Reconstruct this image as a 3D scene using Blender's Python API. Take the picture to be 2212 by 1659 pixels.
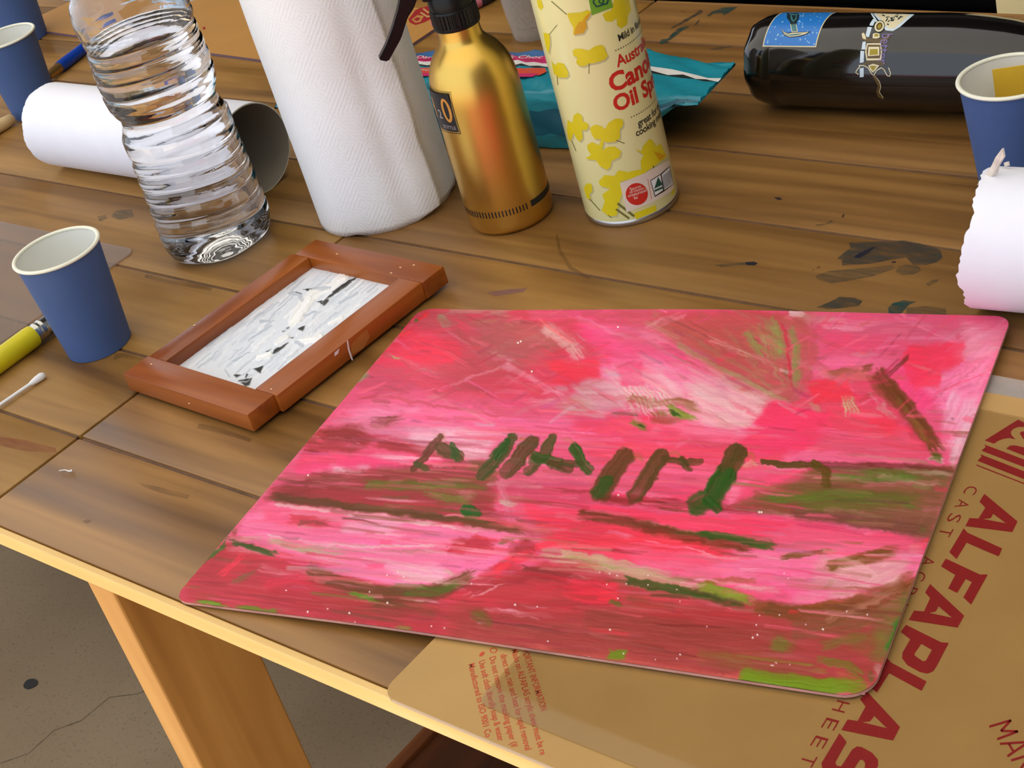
import bpy, bmesh, math, random
import numpy as np
from mathutils import Vector, Matrix
from mathutils.geometry import tessellate_polygon

for o in list(bpy.data.objects):
    bpy.data.objects.remove(o)
scene = bpy.context.scene
COL = scene.collection
R = math.radians
random.seed(7)

# ---------------------------------------------------------------- camera
FPX, IW, IH = 3533.82, 2212.0, 1659.0
PITCH, ROLL, YAW, CAMH = R(31.8227), R(17.0562), R(137.9961), 0.5078
_f = np.array([math.cos(YAW)*math.cos(PITCH), math.sin(YAW)*math.cos(PITCH), -math.sin(PITCH)])
_r = np.array([math.sin(YAW), -math.cos(YAW), 0.0])
_d = np.cross(_f, _r)
_r2 = math.cos(ROLL)*_r + math.sin(ROLL)*_d
_d2 = -math.sin(ROLL)*_r + math.cos(ROLL)*_d
MCAM = np.array([_r2, _d2, _f])
CAM = np.array([0.0, 0.0, CAMH])
cam_data = bpy.data.cameras.new('camera')
cam_data.sensor_fit = 'HORIZONTAL'
cam_data.sensor_width = 36.0
cam_data.lens = 36.0*FPX/IW
cam_data.clip_start = 0.01
cam = bpy.data.objects.new('camera', cam_data)
COL.objects.link(cam)
m = Matrix.Identity(4)
for i in range(3):
    m[i][0] = _r2[i]; m[i][1] = -_d2[i]; m[i][2] = -_f[i]; m[i][3] = CAM[i]
cam.matrix_world = m
scene.camera = cam

# ---------------------------------------------------------------- light
world = bpy.data.worlds.new('world')
scene.world = world
world.use_nodes = True
bg = world.node_tree.nodes['Background']
bg.inputs[0].default_value = (0.82, 0.89, 1.0, 1)
bg.inputs[1].default_value = 1.3
SUN = Vector((-0.10, -0.33, 0.94)).normalized()
sun_data = bpy.data.lights.new('sun', 'SUN')
sun_data.energy = 10.0
sun_data.angle = R(0.6)
sun_data.color = (1.0, 0.93, 0.80)
sun = bpy.data.objects.new('sun', sun_data)
COL.objects.link(sun)
sun.rotation_euler = SUN.to_track_quat('Z', 'Y').to_euler()
sun.location = (0, -2, 4)
scene.view_settings.view_transform = 'Standard'
scene.view_settings.look = 'None'
scene.view_settings.gamma = 1.0
scene.view_settings.use_curve_mapping = False
scene.view_settings.exposure = 0.26

# ---------------------------------------------------------------- projection helpers
def ray(px, py):
    return MCAM.T @ np.array([(px-IW/2)/FPX, (py-IH/2)/FPX, 1.0])
def at(px, py, z=0.0):
    d = ray(px, py)
    return CAM + d*((z-CAM[2])/d[2])
def project(P):
    c = (np.asarray(P) - CAM) @ MCAM.T
    return FPX*c[..., 0]/c[..., 2]+IW/2, FPX*c[..., 1]/c[..., 2]+IH/2
def hit_plane(z):
    return lambda x, y: (at(x, y, z), np.array([0, 0, 1.0]))
def hit_cyl(ax, r):
    def f(px, py):
        d = ray(px, py); o = CAM[:2]-np.array(ax)
        a = d[:2]@d[:2]; b = 2*o@d[:2]; c = o@o-r*r
        D = max(b*b-4*a*c, 0.0)
        p = CAM + d*((-b-math.sqrt(D))/2/a)
        n = np.array([p[0]-ax[0], p[1]-ax[1], 0]); n /= np.linalg.norm(n)
        p[:2] = np.array(ax)+n[:2]*r
        return p, n
    return f
def cyl_uv(ax, r, px, py):
    p, n = hit_cyl(ax, r)(px, py)
    th0 = math.atan2(-ax[1], -ax[0]); th = math.atan2(n[1], n[0])
    return ((th-th0+math.pi) % (2*math.pi)-math.pi)*r, p[2]
def uv_cyl(ax, r):
    th0 = math.atan2(-ax[1], -ax[0])
    def f(u, v):
        t = th0+u/r; n = np.array([math.cos(t), math.sin(t), 0])
        return np.array([ax[0], ax[1], v])+n*r, n
    return f

# ---------------------------------------------------------------- materials
def lin(c):
    return tuple((x/255/12.92 if x/255 <= 0.04045 else ((x/255+0.055)/1.055)**2.4) for x in c)
MATS = {}
def nodes(name):
    mt = bpy.data.materials.new(name); mt.use_nodes = True
    nt = mt.node_tree
    return mt, nt, nt.nodes['Principled BSDF']
def add(nt, typ, **kw):
    n = nt.nodes.new(typ)
    for k, v in kw.items():
        setattr(n, k, v)
    return n
def plain(name, rgb, rough=0.5, metal=0.0, var=0.06, scale=40.0, bump=0.0, spec=0.5, coat=0.0):
    """a procedural colour with a little noise in tone and optional fine relief"""
    if name in MATS:
        return MATS[name]
    mt, nt, b = nodes(name)
    c = lin(rgb)
    tc = add(nt, 'ShaderNodeTexCoord'); nz = add(nt, 'ShaderNodeTexNoise')
    nz.inputs['Scale'].default_value = scale; nz.inputs['Detail'].default_value = 4
    nt.links.new(tc.outputs['Object'], nz.inputs['Vector'])
    rp = add(nt, 'ShaderNodeValToRGB')
    rp.color_ramp.elements[0].position = 0.25; rp.color_ramp.elements[1].position = 0.75
    rp.color_ramp.elements[0].color = (*[x*(1-var) for x in c], 1)
    rp.color_ramp.elements[1].color = (*[min(1, x*(1+var)) for x in c], 1)
    nt.links.new(nz.outputs['Fac'], rp.inputs['Fac'])
    nt.links.new(rp.outputs['Color'], b.inputs['Base Color'])
    b.inputs['Roughness'].default_value = rough; b.inputs['Metallic'].default_value = metal
    b.inputs['Specular IOR Level'].default_value = spec
    b.inputs['Coat Weight'].default_value = coat
    if bump:
        bp = add(nt, 'ShaderNodeBump'); bp.inputs['Strength'].default_value = bump; bp.inputs['Distance'].default_value = 0.001
        nt.links.new(nz.outputs['Fac'], bp.inputs['Height']); nt.links.new(bp.outputs['Normal'], b.inputs['Normal'])
    MATS[name] = mt
    return mt
def wood(name, dark, mid, light, rough=0.35, along='X', gscale=1.0, objvar=0.25, coat=0.0, dirt=0.0):
    mt, nt, b = nodes(name)
    L = nt.links.new
    tc = add(nt, 'ShaderNodeTexCoord'); oi = add(nt, 'ShaderNodeObjectInfo')
    off = add(nt, 'ShaderNodeVectorMath', operation='ADD'); sc = add(nt, 'ShaderNodeVectorMath', operation='SCALE')
    cx = add(nt, 'ShaderNodeCombineXYZ')
    L(oi.outputs['Random'], cx.inputs[0]); L(oi.outputs['Random'], cx.inputs[1]); L(oi.outputs['Random'], cx.inputs[2])
    L(cx.outputs[0], sc.inputs[0]); sc.inputs['Scale'].default_value = 7.3
    L(tc.outputs['Object'], off.inputs[0]); L(sc.outputs[0], off.inputs[1])
    mp = add(nt, 'ShaderNodeMapping')
    s = {'X': (2.2, 60, 60), 'Y': (60, 2.2, 60), 'Z': (60, 60, 2.2)}[along]
    mp.inputs['Scale'].default_value = tuple(x*gscale for x in s)
    L(off.outputs[0], mp.inputs['Vector'])
    n1 = add(nt, 'ShaderNodeTexNoise'); n1.inputs['Scale'].default_value = 1.0; n1.inputs['Detail'].default_value = 6; n1.inputs['Distortion'].default_value = 0.6
    L(mp.outputs[0], n1.inputs['Vector'])
    mp2 = add(nt, 'ShaderNodeMapping'); s2 = {'X': (1.6, 9, 9), 'Y': (9, 1.6, 9), 'Z': (9, 9, 1.6)}[along]
    mp2.inputs['Scale'].default_value = tuple(x*gscale for x in s2)
    L(off.outputs[0], mp2.inputs['Vector'])
    n2 = add(nt, 'ShaderNodeTexNoise'); n2.inputs['Scale'].default_value = 1.6; n2.inputs['Detail'].default_value = 3; n2.inputs['Distortion'].default_value = 1.2
    L(mp2.outputs[0], n2.inputs['Vector'])
    mx = add(nt, 'ShaderNodeMix'); mx.data_type = 'FLOAT'; mx.inputs[0].default_value = 0.55
    L(n1.outputs['Fac'], mx.inputs[2]); L(n2.outputs['Fac'], mx.inputs[3])
    rp = add(nt, 'ShaderNodeValToRGB'); e = rp.color_ramp.elements
    e[0].position = 0.34; e[0].color = (*lin(dark), 1); e[1].position = 0.66; e[1].color = (*lin(light), 1)
    k = rp.color_ramp.elements.new(0.5); k.color = (*lin(mid), 1)
    L(mx.outputs[0], rp.inputs['Fac'])
    hs = add(nt, 'ShaderNodeHueSaturation')
    ma = add(nt, 'ShaderNodeMath', operation='MULTIPLY_ADD'); ma.inputs[1].default_value = objvar; ma.inputs[2].default_value = 1-objvar/2
    L(oi.outputs['Random'], ma.inputs[0]); L(ma.outputs[0], hs.inputs['Value']); L(rp.outputs['Color'], hs.inputs['Color'])
    L(hs.outputs['Color'], b.inputs['Base Color'])
    b.inputs['Roughness'].default_value = rough
    rr = add(nt, 'ShaderNodeMapRange'); rr.inputs['To Min'].default_value = rough-0.08; rr.inputs['To Max'].default_value = rough+0.15
    L(n2.outputs['Fac'], rr.inputs['Value']); L(rr.outputs[0], b.inputs['Roughness'])
    bp = add(nt, 'ShaderNodeBump'); bp.inputs['Strength'].default_value = 0.12; bp.inputs['Distance'].default_value = 0.0008
    L(n1.outputs['Fac'], bp.inputs['Height']); L(bp.outputs['Normal'], b.inputs['Normal'])
    return mt
def smear(name, rgb, amount, scale=(60, 300, 1), rough=0.5):
    """a thin film of dried paint, broken up along its edges"""
    mt, nt, b = nodes(name); L = nt.links.new
    tc = add(nt, 'ShaderNodeTexCoord'); mp = add(nt, 'ShaderNodeMapping'); mp.inputs['Scale'].default_value = scale
    nz = add(nt, 'ShaderNodeTexNoise'); nz.inputs['Scale'].default_value = 1; nz.inputs['Detail'].default_value = 4
    L(tc.outputs['Object'], mp.inputs['Vector']); L(mp.outputs[0], nz.inputs['Vector'])
    mr = add(nt, 'ShaderNodeMapRange'); mr.inputs['From Min'].default_value = 0.3; mr.inputs['From Max'].default_value = 0.65
    mr.inputs['To Min'].default_value = amount*0.45; mr.inputs['To Max'].default_value = min(1, amount*1.3)
    L(nz.outputs['Fac'], mr.inputs['Value']); L(mr.outputs[0], b.inputs['Alpha'])
    b.inputs['Base Color'].default_value = (*lin(rgb), 1); b.inputs['Roughness'].default_value = rough
    return mt
def clear_plastic(name, tint=(1, 1, 1), milk=0.0, rough=0.02):
    """thin clear sheet: see-through with a Fresnel sheen, milk adds cloudiness"""
    mt, nt, b = nodes(name); L = nt.links.new
    nt.nodes.remove(b)
    out = nt.nodes['Material Output']
    tr = add(nt, 'ShaderNodeBsdfTransparent'); tr.inputs[0].default_value = (*tint, 1)
    gl = add(nt, 'ShaderNodeBsdfGlossy'); gl.inputs['Roughness'].default_value = rough
    df = add(nt, 'ShaderNodeBsdfDiffuse'); df.inputs[0].default_value = (0.62, 0.56, 0.50, 1)
    fr0 = add(nt, 'ShaderNodeFresnel'); fr0.inputs[0].default_value = 1.45
    ge = add(nt, 'ShaderNodeNewGeometry'); inv = add(nt, 'ShaderNodeMath', operation='SUBTRACT'); inv.inputs[0].default_value = 1.0
    L(ge.outputs['Backfacing'], inv.inputs[1])
    fr = add(nt, 'ShaderNodeMath', operation='MULTIPLY'); L(fr0.outputs[0], fr.inputs[0]); L(inv.outputs[0], fr.inputs[1])
    nz = add(nt, 'ShaderNodeTexNoise'); nz.inputs['Scale'].default_value = 25
    mr = add(nt, 'ShaderNodeMapRange'); mr.inputs['To Min'].default_value = milk*0.8; mr.inputs['To Max'].default_value = milk*1.2
    L(nz.outputs['Fac'], mr.inputs['Value'])
    m1 = add(nt, 'ShaderNodeMixShader'); L(mr.outputs[0], m1.inputs[0]); L(tr.outputs[0], m1.inputs[1]); L(df.outputs[0], m1.inputs[2])
    m2 = add(nt, 'ShaderNodeMixShader'); L(fr.outputs[0], m2.inputs[0]); L(m1.outputs[0], m2.inputs[1]); L(gl.outputs[0], m2.inputs[2])
    L(m2.outputs[0], out.inputs[0])
    return mt
def attr_paint(name, rough=0.4, spec=0.3):
    """pigment: colour laid down stroke by stroke, stored per vertex, with fine bristle relief"""
    mt, nt, b = nodes(name); L = nt.links.new
    a = add(nt, 'ShaderNodeAttribute'); a.attribute_name = 'pigment'
    nz = add(nt, 'ShaderNodeTexNoise'); nz.inputs['Scale'].default_value = 900
    tc = add(nt, 'ShaderNodeTexCoord'); L(tc.outputs['Object'], nz.inputs['Vector'])
    hs = add(nt, 'ShaderNodeHueSaturation'); mr = add(nt, 'ShaderNodeMapRange'); mr.inputs['To Min'].default_value = 0.94; mr.inputs['To Max'].default_value = 1.06
    L(nz.outputs['Fac'], mr.inputs['Value']); L(mr.outputs[0], hs.inputs['Value']); L(a.outputs['Color'], hs.inputs['Color'])
    L(hs.outputs['Color'], b.inputs['Base Color'])
    b.inputs['Roughness'].default_value = rough; b.inputs['Specular IOR Level'].default_value = spec
    return mt

# ---------------------------------------------------------------- object helpers
def wloc(o):
    v = Vector((0, 0, 0))
    while o:
        v += o.location; o = o.parent
    return v
def link(name, me, mat, parent=None, smooth=None):
    if mat is not None:
        for x in (mat if isinstance(mat, (list, tuple)) else [mat]):
            me.materials.append(x)
    if smooth is not None:
        me.polygons.foreach_set('use_smooth', [True]*len(me.polygons))
        if smooth < 179:
            me.set_sharp_from_angle(angle=R(smooth))
    o = bpy.data.objects.new(name, me); COL.objects.link(o)
    if parent:
        o.parent = parent
    return o
def mesh(name, V, F, mat, parent=None, smooth=None):
    off = np.array(wloc(parent)) if parent else np.zeros(3)
    me = bpy.data.meshes.new(name)
    me.from_pydata([tuple(np.asarray(v, float)-off) for v in V], [], F)
    me.update()
    return link(name, me, mat, parent, smooth)
def bmobj(name, bm, mat, parent=None, smooth=None):
    off = Vector(wloc(parent)) if parent else Vector((0, 0, 0))
    for v in bm.verts:
        v.co -= off
    me = bpy.data.meshes.new(name); bm.to_mesh(me); bm.free()
    return link(name, me, mat, parent, smooth)
def root(name, loc, label, cat, group=None):
    o = bpy.data.objects.new(name, None); COL.objects.link(o)
    o.location = loc; o.empty_display_size = 0.02
    o['label'] = label; o['category'] = cat
    if group: o['group'] = group
    return o
def tag(o, label, cat, group=None):
    o['label'] = label; o['category'] = cat
    if group: o['group'] = group
    return o
def structure(o, label=None, cat=None):
    o['kind'] = 'structure'
    if label: o['label'] = label
    if cat: o['category'] = cat
    return o
def box(x0, x1, y0, y1, z0, z1, bevel=0.0, seg=2, bm=None, M=None):
    bm2 = bmesh.new()
    vs = [bm2.verts.new((x, y, z)) for z in (z0, z1) for y in (y0, y1) for x in (x0, x1)]
    for f in ((0, 2, 3, 1), (4, 5, 7, 6), (0, 1, 5, 4), (2, 6, 7, 3), (0, 4, 6, 2), (1, 3, 7, 5)):
        bm2.faces.new([vs[i] for i in f])
    if bevel:
        bmesh.ops.bevel(bm2, geom=list(bm2.edges), offset=bevel, segments=seg, affect='EDGES', profile=0.5)
    if M is not None:
        bmesh.ops.transform(bm2, matrix=M, verts=bm2.verts)
    if bm is None:
        return bm2
    me = bpy.data.meshes.new('tmp'); bm2.to_mesh(me); bm2.free(); bm.from_mesh(me); bpy.data.meshes.remove(me)
    return bm
def lathe(prof, n=64, c=(0, 0, 0), rad=None, close=True, axis=None):
    """prof: [(r, h)]; axis: (origin, direction, side, up) for lying things"""
    V, F = [], []
    for (r, h) in prof:
        for k in range(n):
            a = 2*math.pi*k/n
            rr = r if rad is None else rad(r, h, a)
            if axis is None:
                V.append((c[0]+rr*math.cos(a), c[1]+rr*math.sin(a), c[2]+h))
            else:
                o, d, s, u = axis
                V.append(tuple(o+d*h+s*(rr*math.cos(a))+u*(rr*math.sin(a))))
    for i in range(len(prof)-1):
        for k in range(n):
            k2 = (k+1) % n
            F.append((i*n+k, i*n+k2, (i+1)*n+k2, (i+1)*n+k))
    if close:
        if prof[0][0] > 1e-6: F.append(tuple(range(n-1, -1, -1)))
        if prof[-1][0] > 1e-6: F.append(tuple((len(prof)-1)*n+k for k in range(n)))
    return V, F
def tube(pts, r, n=10, cap=True):
    """a round bar along pts; r a number or list"""
    P = [Vector(p) for p in pts]; V, F = [], []
    rs = r if isinstance(r, (list, tuple)) else [r]*len(P)
    ref = Vector((0, 0, 1))
    for i, p in enumerate(P):
        t = (P[min(i+1, len(P)-1)]-P[max(i-1, 0)]).normalized()
        rf = ref if abs(t.dot(ref)) < 0.9 else Vector((1, 0, 0))
        a = t.cross(rf).normalized(); b = a.cross(t)
        for k in range(n):
            an = 2*math.pi*k/n
            V.append(p+(a*math.cos(an)+b*math.sin(an))*rs[i])
    for i in range(len(P)-1):
        for k in range(n):
            k2 = (k+1) % n
            F.append((i*n+k, i*n+k2, (i+1)*n+k2, (i+1)*n+k))
    if cap:
        F.append(tuple(range(n-1, -1, -1))); F.append(tuple((len(P)-1)*n+k for k in range(n)))
    return V, F
def rounded(x0, x1, y0, y1, rad, n=8):
    if not isinstance(rad, (list, tuple)): rad = [rad]*4
    out = []
    for (cx, cy, a0, r) in ((x1-rad[0], y0+rad[0], -90, rad[0]), (x1-rad[1], y1-rad[1], 0, rad[1]), (x0+rad[2], y1-rad[2], 90, rad[2]), (x0+rad[3], y0+rad[3], 180, rad[3])):
        for k in range(n+1):
            a = R(a0+90*k/n); out.append((cx+r*math.cos(a), cy+r*math.sin(a)))
    return out
def slab(loop, z0, z1):
    n = len(loop)
    V = [(x, y, z0) for x, y in loop]+[(x, y, z1) for x, y in loop]
    F = [tuple(range(n-1, -1, -1)), tuple(range(n, 2*n))]+[(i, (i+1) % n, n+(i+1) % n, n+i) for i in range(n)]
    return V, F
def flat_tris(loops):
    vs = [Vector((x, y, 0)) for l in loops for x, y in l]
    tr = tessellate_polygon([[Vector((x, y, 0)) for x, y in l] for l in loops])
    return [tuple(v[:2]) for v in vs], [tuple(t) for t in tr]
def draped(name, P2, T, surf, mat, parent, off=0.00015, maxlen=1e9):
    """flat print: 2-D triangles laid onto a surface, cut finer than maxlen so they follow it"""
    bm = bmesh.new()
    vs = [bm.verts.new((x, y, 0)) for x, y in P2]
    for t in T:
        try: bm.faces.new([vs[i] for i in t])
        except ValueError: pass
    for _ in range(6):
        e = [e for e in bm.edges if e.calc_length() > maxlen]
        if not e: break
        bmesh.ops.subdivide_edges(bm, edges=e, cuts=1)
        bmesh.ops.triangulate(bm, faces=[f for f in bm.faces if len(f.verts) > 3])
    nn = None
    for v in bm.verts:
        p, n = surf(v.co.x, v.co.y)
        v.co = Vector(p+n*off)
        nn = n
    bmesh.ops.remove_doubles(bm, verts=bm.verts, dist=1e-7)
    bm.normal_update()
    for f in bm.faces:
        c = f.calc_center_median()
        if f.normal.dot(Vector(CAM)-c) < 0: f.normal_flip()
    return bmobj(name, bm, mat, parent)
def decal(name, loops, surf, mat, parent, off=0.00015, maxlen=9):
    P2, T = flat_tris(loops)
    return draped(name, P2, T, surf, mat, parent, off, maxlen)
def sc(pts, k, ox, oy):
    return [(ox+x*k, oy+y*k) for x, y in pts]
def line_loop(pts, w):
    """outline of a stroke of width w"""
    P = [np.array(p, float) for p in pts]; A, B = [], []
    ws = w if isinstance(w, (list, tuple)) else [w]*len(P)
    for i, p in enumerate(P):
        t = P[min(i+1, len(P)-1)]-P[max(i-1, 0)]; t /= np.linalg.norm(t); n = np.array([-t[1], t[0]])
        A.append(tuple(p+n*ws[i]/2)); B.append(tuple(p-n*ws[i]/2))
    return A+B[::-1]
def oval(cx, cy, rx, ry, n=24, rot=0):
    c, s = math.cos(rot), math.sin(rot)
    return [(cx+rx*math.cos(2*math.pi*k/n)*c-ry*math.sin(2*math.pi*k/n)*s, cy+rx*math.cos(2*math.pi*k/n)*s+ry*math.sin(2*math.pi*k/n)*c) for k in range(n)]
def text_tris(txt, size=1.0, bold=0.0, spacing=1.0):
    cu = bpy.data.curves.new('t', 'FONT'); cu.body = txt; cu.size = 1.0; cu.offset = bold; cu.space_character = spacing
    cu.resolution_u = 3
    o = bpy.data.objects.new('t', cu); COL.objects.link(o)
    dg = bpy.context.evaluated_depsgraph_get(); dg.update()
    me = bpy.data.meshes.new_from_object(o.evaluated_get(dg))
    me.calc_loop_triangles()
    P = [(v.co.x*size, v.co.y*size) for v in me.vertices]
    T = [tuple(t.vertices) for t in me.loop_triangles]
    bpy.data.objects.remove(o); bpy.data.curves.remove(cu); bpy.data.meshes.remove(me)
    return P, T
def text_on_cyl(name, txt, ax, r, start_px, size, mat, parent, bold=0.0, spacing=1.0, squeeze=1.0, off=0.0002):
    u, z = cyl_uv(ax, r, *start_px)
    P, T = text_tris(txt, size, bold, spacing)
    P = [(u+x*squeeze, z+y) for x, y in P]
    return draped(name, P, T, uv_cyl(ax, r), mat, parent, off, 0.004)
def text_plane(name, txt, p0, p1, height, z, mat, parent, bold=0.0, off=0.0001):
    """text from world point p0 to p1 on the plane z, cap height given"""
    P, T = text_tris(txt, 1.0, bold)
    x0 = min(p[0] for p in P); x1 = max(p[0] for p in P)
    a = np.array(p0[:2]); d = np.array(p1[:2])-a; L = np.linalg.norm(d); d /= L; n = np.array([-d[1], d[0]])
    k = L/(x1-x0); h = height/0.72
    P = [tuple(a+d*(x-x0)*k+n*y*h) for x, y in P]
    return draped(name, P, T, lambda x, y: (np.array([x, y, z]), np.array([0, 0, 1.0])), mat, parent, off)

# ---------------------------------------------------------------- paint engine
def _hash(ix, iy, seed):
    h = (ix.astype(np.int64)*374761393+iy.astype(np.int64)*668265263+seed*974711) & 0x7fffffff
    h = ((h ^ (h >> 13))*1274126177) & 0x7fffffff
    return ((h ^ (h >> 16)) & 0xffff)/65535.0
def vnoise(x, y, seed=0):
    ix = np.floor(x); iy = np.floor(y); fx = x-ix; fy = y-iy
    fx = fx*fx*(3-2*fx); fy = fy*fy*(3-2*fy)
    a = _hash(ix, iy, seed); b = _hash(ix+1, iy, seed); c = _hash(ix, iy+1, seed); d = _hash(ix+1, iy+1, seed)
    return (a*(1-fx)+b*fx)*(1-fy)+(c*(1-fx)+d*fx)*fy
def sstep(a, b, x):
    t = np.clip((x-a)/(b-a+1e-9), 0, 1); return t*t*(3-2*t)
class Canvas:
    def __init__(s, X, Y, base):
        s.X, s.Y = X.copy(), Y.copy(); n = len(X)
        s.c = np.tile(np.array(base, float), (n, 1)); s.h = np.zeros(n); s.k = 0; s.gain = 1.0; s.warp = 1.0
        w = 9.0
        s.WX = s.X+w*(vnoise(X/26, Y/15, 1)-.5)+4*(vnoise(X/7, Y/5, 2)-.5)
        s.WY = s.Y+w*.7*(vnoise(X/26, Y/15, 3)-.5)+4*(vnoise(X/7, Y/5, 4)-.5)
    def sub(s, pts, pad):
        P = np.array(pts, float)
        return np.nonzero((s.X > P[:, 0].min()-pad) & (s.X < P[:, 0].max()+pad) & (s.Y > P[:, 1].min()-pad) & (s.Y < P[:, 1].max()+pad))[0]
    def put(s, i, a, col, hgt, grain):
        a = np.clip(a*s.gain, 0, 1)[:, None]
        col = np.array(col, float)*(1+0.10*(grain-.5))[:, None]
        s.c[i] = s.c[i]*(1-a)+col*a
        s.h[i] = s.h[i]*(1-a[:, 0]*.6)+a[:, 0]*hgt*(.35+.9*grain)
    def stroke(s, pts, w, col, op=0.9, streak=0.5, soft=0.35, hgt=0.5, dry=0.5):
        s.k += 1; i = s.sub(pts, w)
        if not len(i): return
        x, y = s.X[i]+s.warp*(s.WX[i]-s.X[i]), s.Y[i]+s.warp*(s.WY[i]-s.Y[i])
        bd = np.full(len(i), 1e9); bs = np.zeros(len(i)); bq = np.zeros(len(i)); acc = 0
        for a, b in zip(pts[:-1], pts[1:]):
            a = np.array(a, float); b = np.array(b, float); d = b-a; L = np.hypot(*d)+1e-9
            t = np.clip(((x-a[0])*d[0]+(y-a[1])*d[1])/L/L, 0, 1)
            ex = x-a[0]-d[0]*t; ey = y-a[1]-d[1]*t; e = np.hypot(ex, ey); k = e < bd
            bd[k] = e[k]; bs[k] = acc+t[k]*L; bq[k] = ((d[0]*ey-d[1]*ex)/L)[k]; acc += L
        g = vnoise(bq/2.6, bs/60+s.k*3.1, s.k); g2 = vnoise(bq/7.0, bs/90, s.k+77)
        al = 1-sstep(w/2*(1-soft), w/2*(1+soft*.4), bd)
        st = np.clip(1-streak*(1.35-1.5*(.6*g+.4*g2)), 0, 1)
        end = 1-dry*sstep(.55, 1.0, bs/acc)*(1-g)
        if acc > 26 and dry > .4:
            g3 = vnoise(bq/3.2, bs*0+s.k, s.k+9); rg_ = min(acc*.3, 26)
            end = end*sstep(0, 7, bs-rg_*.6*g3)*sstep(0, 9, acc-bs-rg_*g3)
        s.put(i, al*st*end*op, col, hgt, g)
    def fill(s, poly, col, op=0.9, soft=8, streak=0.35, ang=0.05, hgt=0.2):
        s.k += 1; i = s.sub(poly, soft+8)
        if not len(i): return
        x, y = s.WX[i], s.WY[i]; P = np.array(poly, float)
        ins = np.zeros(len(i), bool); bd = np.full(len(i), 1e9); j = len(P)-1
        for k in range(len(P)):
            a, b = P[j], P[k]; j = k
            c = ((a[1] > y) != (b[1] > y)) & (x < (b[0]-a[0])*(y-a[1])/(b[1]-a[1]+1e-12)+a[0]); ins ^= c
            d = b-a; t = np.clip(((x-a[0])*d[0]+(y-a[1])*d[1])/(d@d+1e-9), 0, 1)
            bd = np.minimum(bd, np.hypot(x-a[0]-d[0]*t, y-a[1]-d[1]*t))
        sd = np.where(ins, bd, -bd)
        ca, sa = math.cos(ang), math.sin(ang)
        u = x*ca+y*sa; v = -x*sa+y*ca
        g = vnoise(u/75, v/3.6, s.k); g2 = vnoise(u/50, v/11, s.k+5)
        al = sstep(-soft, soft, sd+soft*1.2*(g2-.5))*np.clip(1-streak*(1.45-1.8*(.5*g+.5*g2)), 0, 1)
        s.put(i, al*op, col, hgt, g)
    def smear(s, nu, nv, amp, seed):
        """drag the wet paint sideways in fine bristle tracks"""
        J, I = np.meshgrid(np.arange(nv), np.arange(nu), indexing='ij')
        tr = I*.0+J
        n_ = vnoise(I/90.0, tr/1.7, seed)*.6+vnoise(I/140.0, tr/4.5, seed+1)*.4
        sh = ((n_-.5)*2*amp)
        k = np.clip(I+sh, 0, nu-1); k0 = np.floor(k).astype(int); k1 = np.minimum(k0+1, nu-1); fr_ = (k-k0)[..., None]
        c = s.c.reshape(nv, nu, 3)
        s.c = (c[J, k0]*(1-fr_)+c[J, k1]*fr_).reshape(-1, 3)
        s.h += .25*n_.ravel()
    def drag(s, nu, nv, n, seed, ymin, ymax, slope, lmin=40, lmax=150, w0=4, w1=15, reach=14, con=0.0):
        """short loaded-brush drags that pull one colour into its neighbour"""
        rg = random.Random(seed); s.warp = .2
        Xg = s.X.reshape(nv, nu); Yg = s.Y.reshape(nv, nu); made = 0; tries = 0
        while made < n and tries < n*6:
            tries += 1
            j, i = rg.randrange(6, nv-6), rg.randrange(10, nu-10)
            x, y = Xg[j, i], Yg[j, i]
            if not ymin < y < ymax: continue
            j2 = min(max(j+rg.randint(-reach, reach), 0), nv-1); i2 = min(max(i+rg.randint(-20, 20), 0), nu-1)
            c = s.c[j2*nu+i2]*np.array([1+rg.uniform(-.05, .07), 1+rg.uniform(-.12, .12), 1+rg.uniform(-.1, .1)])
            if con:
                q_ = rg.uniform(-con, con); c = c*(1+q_) if q_ < 0 else c+(np.array([255, 205, 214])-c)*q_
            sl = slope(x, y)+rg.uniform(-.05, .05); ln_ = rg.uniform(lmin, lmax)*rg.choice((-1, 1))
            s.stroke([(x, y), (x+ln_*.5, y+ln_*.5*sl+rg.uniform(-3, 3)), (x+ln_, y+ln_*sl)], rg.uniform(w0, w1), np.clip(c, 0, 255), rg.uniform(.5, .85), .75, .5, .6, .8)
            made += 1
        s.warp = 1.0
    def dots(s, pts, r, col):
        for (px, py) in pts:
            i = s.sub([(px, py)], r*2)
            if len(i):
                d = np.hypot(s.X[i]-px, s.Y[i]-py); a = 1-sstep(r*.5, r*1.1, d)
                s.put(i, a, col, 1.0, np.full(len(i), .5))
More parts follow.
